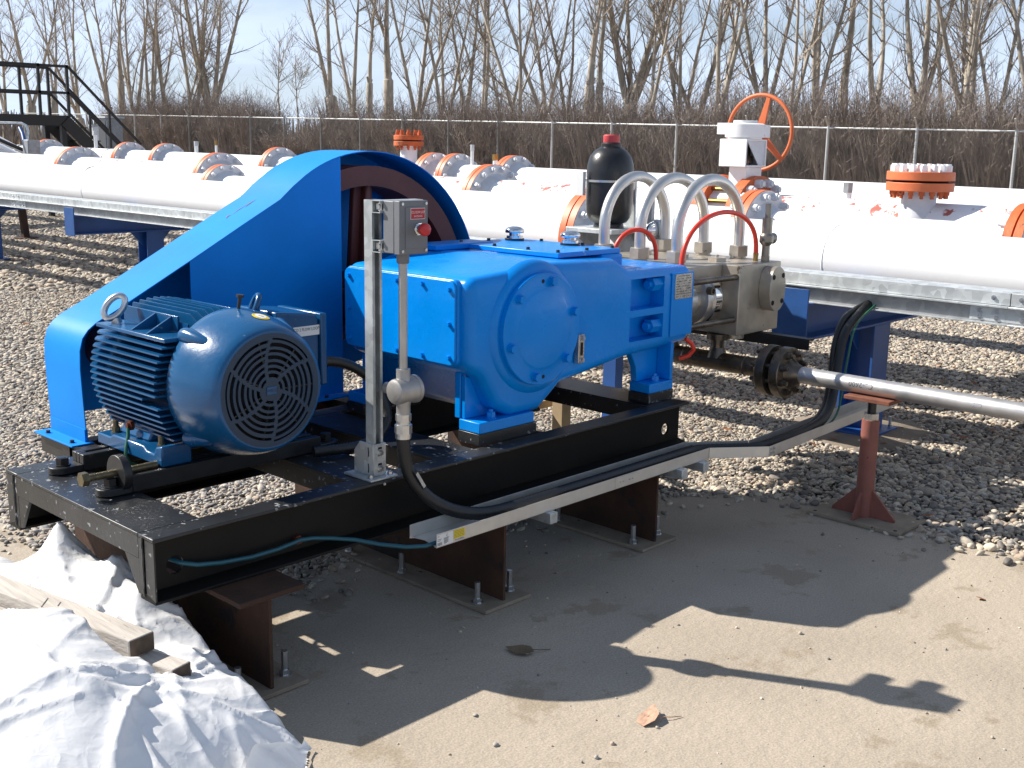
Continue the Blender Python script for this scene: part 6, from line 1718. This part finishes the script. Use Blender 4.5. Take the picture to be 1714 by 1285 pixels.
mb = MB(); mb.box(3.42, 3.56, 2.6665, 2.6685, .349, .391); build(mb, 'splice_plate', 'alum', tr)
for x in (3.45, 3.47, 3.51, 3.53):
    inst(BOLT['zinc'], 'bolt', tr, (x, 2.6664, .37), (0, -1, 0), scale=.3)
for x in (3.01, 3.84, 4.0):
    build(strut_section(MB(), zt0 - .0425, zt0 - .0015, 2.645, 2.686, 'x', x, x + .04, '-y') if False else MB().box(x, x + .040, 2.642, 2.86, zt0 - .0425, zt0 - .001), 'tray_support', 'galv_strut', tr, bevel=.002)
def nearface(x): return 2.664 + (x - 2.459) * (.008 / 1.621)
def patch(x0, x1, z0, z1, off): 
    return MB().add([(x0, nearface(x0) - off, z0), (x1, nearface(x1) - off, z0), (x1, nearface(x1) - off, z1), (x0, nearface(x0) - off, z1)], [(0, 1, 2, 3)])
o = build(patch(2.4615, 2.536, .3485, .389, .0008), 'sticker', 'label_white', tr, fix=False)
p_ = MB(); rg = random.Random(6)
for x0, w in ((2.4645, .0022), (2.468, .001), (2.4705, .0032), (2.4755, .001), (2.478, .0028), (2.4825, .0014)):
    q = patch(x0, x0 + w, .3515, .362, .0012); p_.add(q.v, q.f)
for (x0, z, L_) in ((2.464, .383, .008), (2.464, .3725, .018), (2.464, .3675, .014), (2.492, .372, .026), (2.492, .369, .022), (2.494, .3655, .02), (2.494, .3625, .02), (2.494, .3595, .018), (2.494, .3565, .02), (2.494, .3535, .012)):
    q = patch(x0, x0 + L_, z, z + .0016, .0012); p_.add(q.v, q.f)
aa = np.linspace(.6, 5.7, 14)
for a0, a1 in zip(aa, aa[1:]):
    pt = lambda a, r: (2.509 + r * math.cos(a), nearface(2.509) - .0012, .3805 + r * math.sin(a)); p_.add([pt(a0, .0035), pt(a1, .0035), pt(a1, .0048), pt(a0, .0048)], [(0, 1, 2, 3)])
build(p_, 'sticker_print', 'box_grey', o, fix=False)
o = build(patch(2.540, 2.592, .3585, .389, .0009), 'yellow_sticker', 'label_yellow', tr, fix=False)
p_ = MB()
for k in range(5):
    x = 2.543
    while x < 2.586:
        w = rg.uniform(.003, .008); q = patch(x, min(x + w, 2.589), .384 - k * .0052, .3855 - k * .0052, .0013); p_.add(q.v, q.f); x += w + .0018
build(p_, 'sticker_print', 'dark_steel', o, fix=False)
build(text_mb('Thomas&Betts', .0075, lambda x, y: (2.566 + x, nearface(2.566 + x) - .0009, .3535 + y)), 'printed_name', 'label_blue' if 'label_blue' in M else 'support_blue', tr, fix=False)

# ------------------------------------------------------------------ white tarp and lumber
def tarp_surface():
    """a stretched sheet: tent-like peaks between measured heights, then many sharp creases"""
    C = np.array([(1.59, 3.565, .43), (1.594, 4.10, .15), (1.45, 4.25, .10), (1.638, 3.298, .36), (1.598, 3.057, .33), (1.70, 2.93, .22), (1.73, 2.78, .14),
        (1.375, 3.084, .325), (1.40, 3.0, .315), (1.264, 3.196, .31), (1.073, 2.825, 0.275), (1.178, 2.775, 0.290), (1.246, 2.683, 0.265), (1.336, 2.637, 0.215), (1.423, 2.548, 0.165), (1.564, 2.483, 0.110), (1.678, 2.454, 0.050), (0.943, 2.536, 0.150), (1.119, 2.444, 0.130), (1.334, 2.403, 0.080), (1.494, 2.381, 0.030), (1.621, 2.347, 0.000), (0.849, 2.338, 0.01), (1.008, 2.237, 0.01), (1.230, 2.233, 0.005), (0.835, 2.689, 0.130), (0.711, 2.477, 0.01), (1.004, 3.122, 0.290), (1.100, 3.383, 0.29), (1.33, 3.45, .20), (1.28, 3.75, .19), (1.22, 3.95, .15),
        (1.425, 2.86, 0.25), (1.45, 2.74, 0.205), (1.54, 2.585, 0.165), (1.699, 2.612, 0.130), (.75, 3.2, .02), (.85, 3.5, .15), (.7, 3.7, .02), (1.15, 3.5, .28), (1.47, 3.02, .20), (1.42, 3.3, .19), (1.36, 3.65, .19), (1.3, 4.0, .19), (1.53, 3.1, .25), (1.52, 3.35, .26), (1.50, 3.62, .27), (1.45, 3.85, .23),
        (1.55, 2.78, .20), (1.52, 2.9, .18), (.6, 3.8, 0), (1.0, 4.3, .05), (1.6, 4.35, 0), (1.73, 3.9, .05), (1.73, 3.5, .2), (1.735, 3.2, .24)])
    D = np.sqrt(((C[:, None, :2] - C[None, :, :2]) ** 2).sum(-1))
    Wt = np.linalg.solve(-D + 1e-3 * np.eye(len(C)), C[:, 2] - .1)
    st = .0085
    xs, ys = np.arange(.3, 1.745, st), np.arange(1.45, 4.45, st)
    X, Y = np.meshgrid(xs, ys, indexing='ij')
    Z = np.full(X.shape, .1)
    for (cx, cy, _), w in zip(C, Wt): Z -= w * np.sqrt((X - cx) ** 2 + (Y - cy) ** 2 + 4e-5)
    rg = np.random.default_rng(12)
    peaks = [(1.59, 3.565), (1.375, 3.084), (1.178, 2.775), (1.25, 2.69), (1.638, 3.298), (1.598, 3.057), (1.60, 2.545), (1.46, 2.70)]
    def crease(p, a, L, A, w):
        nonlocal Z
        c, s_ = math.cos(a), math.sin(a)
        u = (X - p[0]) * c + (Y - p[1]) * s_
        bend = .05 * np.sin(u / L * 4 + p[0] * 9) * L
        v = -(X - p[0]) * s_ + (Y - p[1]) * c + bend
        t = np.clip(u / L, 0, 1)
        env = np.sin(math.pi * np.clip(t * .92 + .06, 0, 1)) ** .6 * ((u > 0) & (u < L))
        w_ = w * (.5 + .9 * t)
        Z += A * env * (np.exp(-np.abs(v) / w_) - .42 * np.exp(-(v / (2.6 * w_)) ** 2))
    for k in range(70):
        p = peaks[rg.integers(len(peaks))]; a = rg.uniform(0, 6.28)
        crease((p[0] + .03 * math.cos(a), p[1] + .03 * math.sin(a)), a, rg.uniform(.25, .65), rg.uniform(.008, .024), rg.uniform(.012, .030))
    for k in range(80):
        p = (rg.uniform(.5, 1.7), rg.uniform(1.8, 4.2)); crease(p, rg.uniform(0, 6.28), rg.uniform(.06, .32), rg.uniform(-.007, .011), rg.uniform(.008, .02))
    for k in range(60):
        p = (rg.uniform(.7, 1.72), rg.uniform(2.0, 4.1)); crease(p, rg.uniform(0, 6.28), rg.uniform(.03, .11), rg.uniform(-.003, .006), rg.uniform(.006, .010))
    # outline on the ground
    B = [(1.738, 2.55), (1.735, 2.40), (1.66, 2.30), (1.5, 2.29), (1.23, 2.20), (1.0, 2.19), (.8, 2.27), (.6, 2.5), (.5, 3.3), (.5, 3.9), (.7, 4.35), (1.3, 4.42), (1.6, 4.28), (1.74, 3.9)]
    dist = np.full(X.shape, 9.0); ins = np.zeros(X.shape, bool)
    for (x1, y1), (x2, y2) in zip(B, B[1:] + B[:1]):
        L2 = (x2 - x1) ** 2 + (y2 - y1) ** 2
        t = np.clip(((X - x1) * (x2 - x1) + (Y - y1) * (y2 - y1)) / L2, 0, 1)
        dist = np.minimum(dist, np.hypot(X - x1 - t * (x2 - x1), Y - y1 - t * (y2 - y1)))
        if y1 != y2: ins ^= ((y1 > Y) != (y2 > Y)) & (X < (x2 - x1) * (Y - y1) / (y2 - y1) + x1)
    ed = np.clip(dist / .05, 0, 1); ed = ed * (2 - ed)
    Z = .004 + np.maximum(Z, .002) * ed
    lx = 1.49 + (Y - 2.86) * -.167
    Z = np.where((np.abs(X - lx + .012) < .066) & (Y > 2.835), np.minimum(Z, .200), Z)
    l2 = 1.535 + (Y - 2.722) * -.2336
    Z = np.where((np.abs(X - l2) < .045) & (Y > 2.70) & (Y < 3.25), np.minimum(Z, .164), Z)
    Z = np.where((X > 1.54) & (Y > 2.87) & (Y < 2.985), np.minimum(Z, .322), Z)
    Z = np.where((X > 1.54) & (Y >= 2.985), np.minimum(Z, .45), Z)
    return X, Y, Z, ins
TX, TY, TZ, TI = tarp_surface()
nx, ny = TX.shape
mb = MB(); idx = -np.ones(TX.shape, int)
idx[TI] = np.arange(TI.sum())
mb.v = [tuple(p) for p in np.stack([TX[TI], TY[TI], TZ[TI]], -1).tolist()]
for i in range(nx - 1):
    for j in range(ny - 1):
        q = (idx[i, j], idx[i + 1, j], idx[i + 1, j + 1], idx[i, j + 1])
        if min(q) >= 0: mb.f.append(tuple(int(k) for k in q))
CP = np.stack([TX, TY, TZ], -1)
wt = thing('white_tarp', (1.2, 2.9, 0), 'crumpled white tarp heaped round two timbers at the lower left', 'tarp')
o = build(mb, 'tarp_sheet', 'tarp', wt, smooth=180, fix=False)
# turned-over hem at the near right, stiff and beige inside
mb = MB(); n1, n2 = 26, 8
for j in range(n2):
    for i in range(n1):
        t_ = i / (n1 - 1); q = j / (n2 - 1)
        x = 1.42 + .31 * t_ + .01 * math.sin(t_ * 9); y = 2.30 + .12 * t_ * t_ - .012 * math.sin(t_ * 6)
        rr = .05 * math.sin(math.pi * min(1, t_ * 1.15)) + .012
        a = -.4 + q * 3.6
        mb.v.append((x + rr * math.cos(a) * .6, y - .02 - rr * math.cos(a) * .7, .012 + rr * (1 - math.cos(a * .9)) * .9 + .004 * math.sin(t_ * 23 + q * 3)))
for j in range(n2 - 1):
    for i in range(n1 - 1): mb.f.append((j * n1 + i, j * n1 + i + 1, (j + 1) * n1 + i + 1, (j + 1) * n1 + i))
build(mb, 'tarp_hem', 'tarp', wt, smooth=180, fix=False)
mb = MB(); _k = ((CP[..., :2] - np.array([1.475, 3.28])) ** 2).sum(-1).argmin(); gp = Vector(CP.reshape(-1, 3)[_k]) + Vector((0, 0, .008)); gd_ = Vector((-.45, -.45, .75))
mb.lathe(gp, gd_, [(.006, 0), (.013, 0), (.014, .002), (.010, .004), (.006, .003)], 18); o = build(mb, 'grommet', 'brass', wt, smooth=50)
mb = MB(); mb.bar(gp - Vector((.028, -.02, .006)), gp + Vector((.022, -.016, -.008)), .03, .004, gd_); build(mb, 'grommet_patch', 'litter', wt)

def timber(name, a, b, w, h, label, sag=0):
    """a, b: centres of the top face at the two ends"""
    a, b = Vector(a), Vector(b)
    t = thing(name, (a.x, a.y, a.z - h), label, 'timber', 'loose timbers on the white tarp')
    mb = MB(); dz = Vector((0, 0, h / 2)); mb.bar(a - dz, b - dz, w, h); o = build(mb, 'beam', 'wood', t, bevel=.004)
    d = (b - a).normalized(); mb = MB(); mb.bar(a - dz - d * .0008, a - dz + d * .003, w * .94, h * .9); build(mb, 'end_grain', 'wood_end', t)
    return t, o
t, o = timber('timber', (1.492, 2.862, .272), (1.27, 4.19, .262), .088, .058, 'long weathered timber lying on the white tarp')
mb = MB()
for (s_, dx, L_) in ((.32, -.02, .06), (.335, .0, .05), (.30, .015, .035), (.62, .01, .05)):
    p = Vector((1.492, 2.862, .2735)).lerp(Vector((1.27, 4.19, .2635)), s_); mb.bar(p + Vector((dx - .02, -.02, 0)), p + Vector((dx - .02 + L_ * .6, -.02 + L_ * .7, 0)), .002, .0006)
build(mb, 'pencil_mark', 'box_grey', t)
timber('timber', (1.535, 2.722, .214), (1.40, 3.30, .20), .07, .045, 'short end of a lower timber poking out beside the long one')
timber('timber', (1.30, 3.33, .235), (1.14, 4.25, .23), .10, .035, 'brown board at the left edge beside the long timber')
for o in list(bpy.data.objects):
    if o.type == 'MESH' and not o.data.materials and o.name.split('.')[0] not in ('gravel', 'grit'):
        print('no material', o.name)
print('objects', len(bpy.data.objects), 'faces', sum(len(m.polygons) for m in bpy.data.meshes))
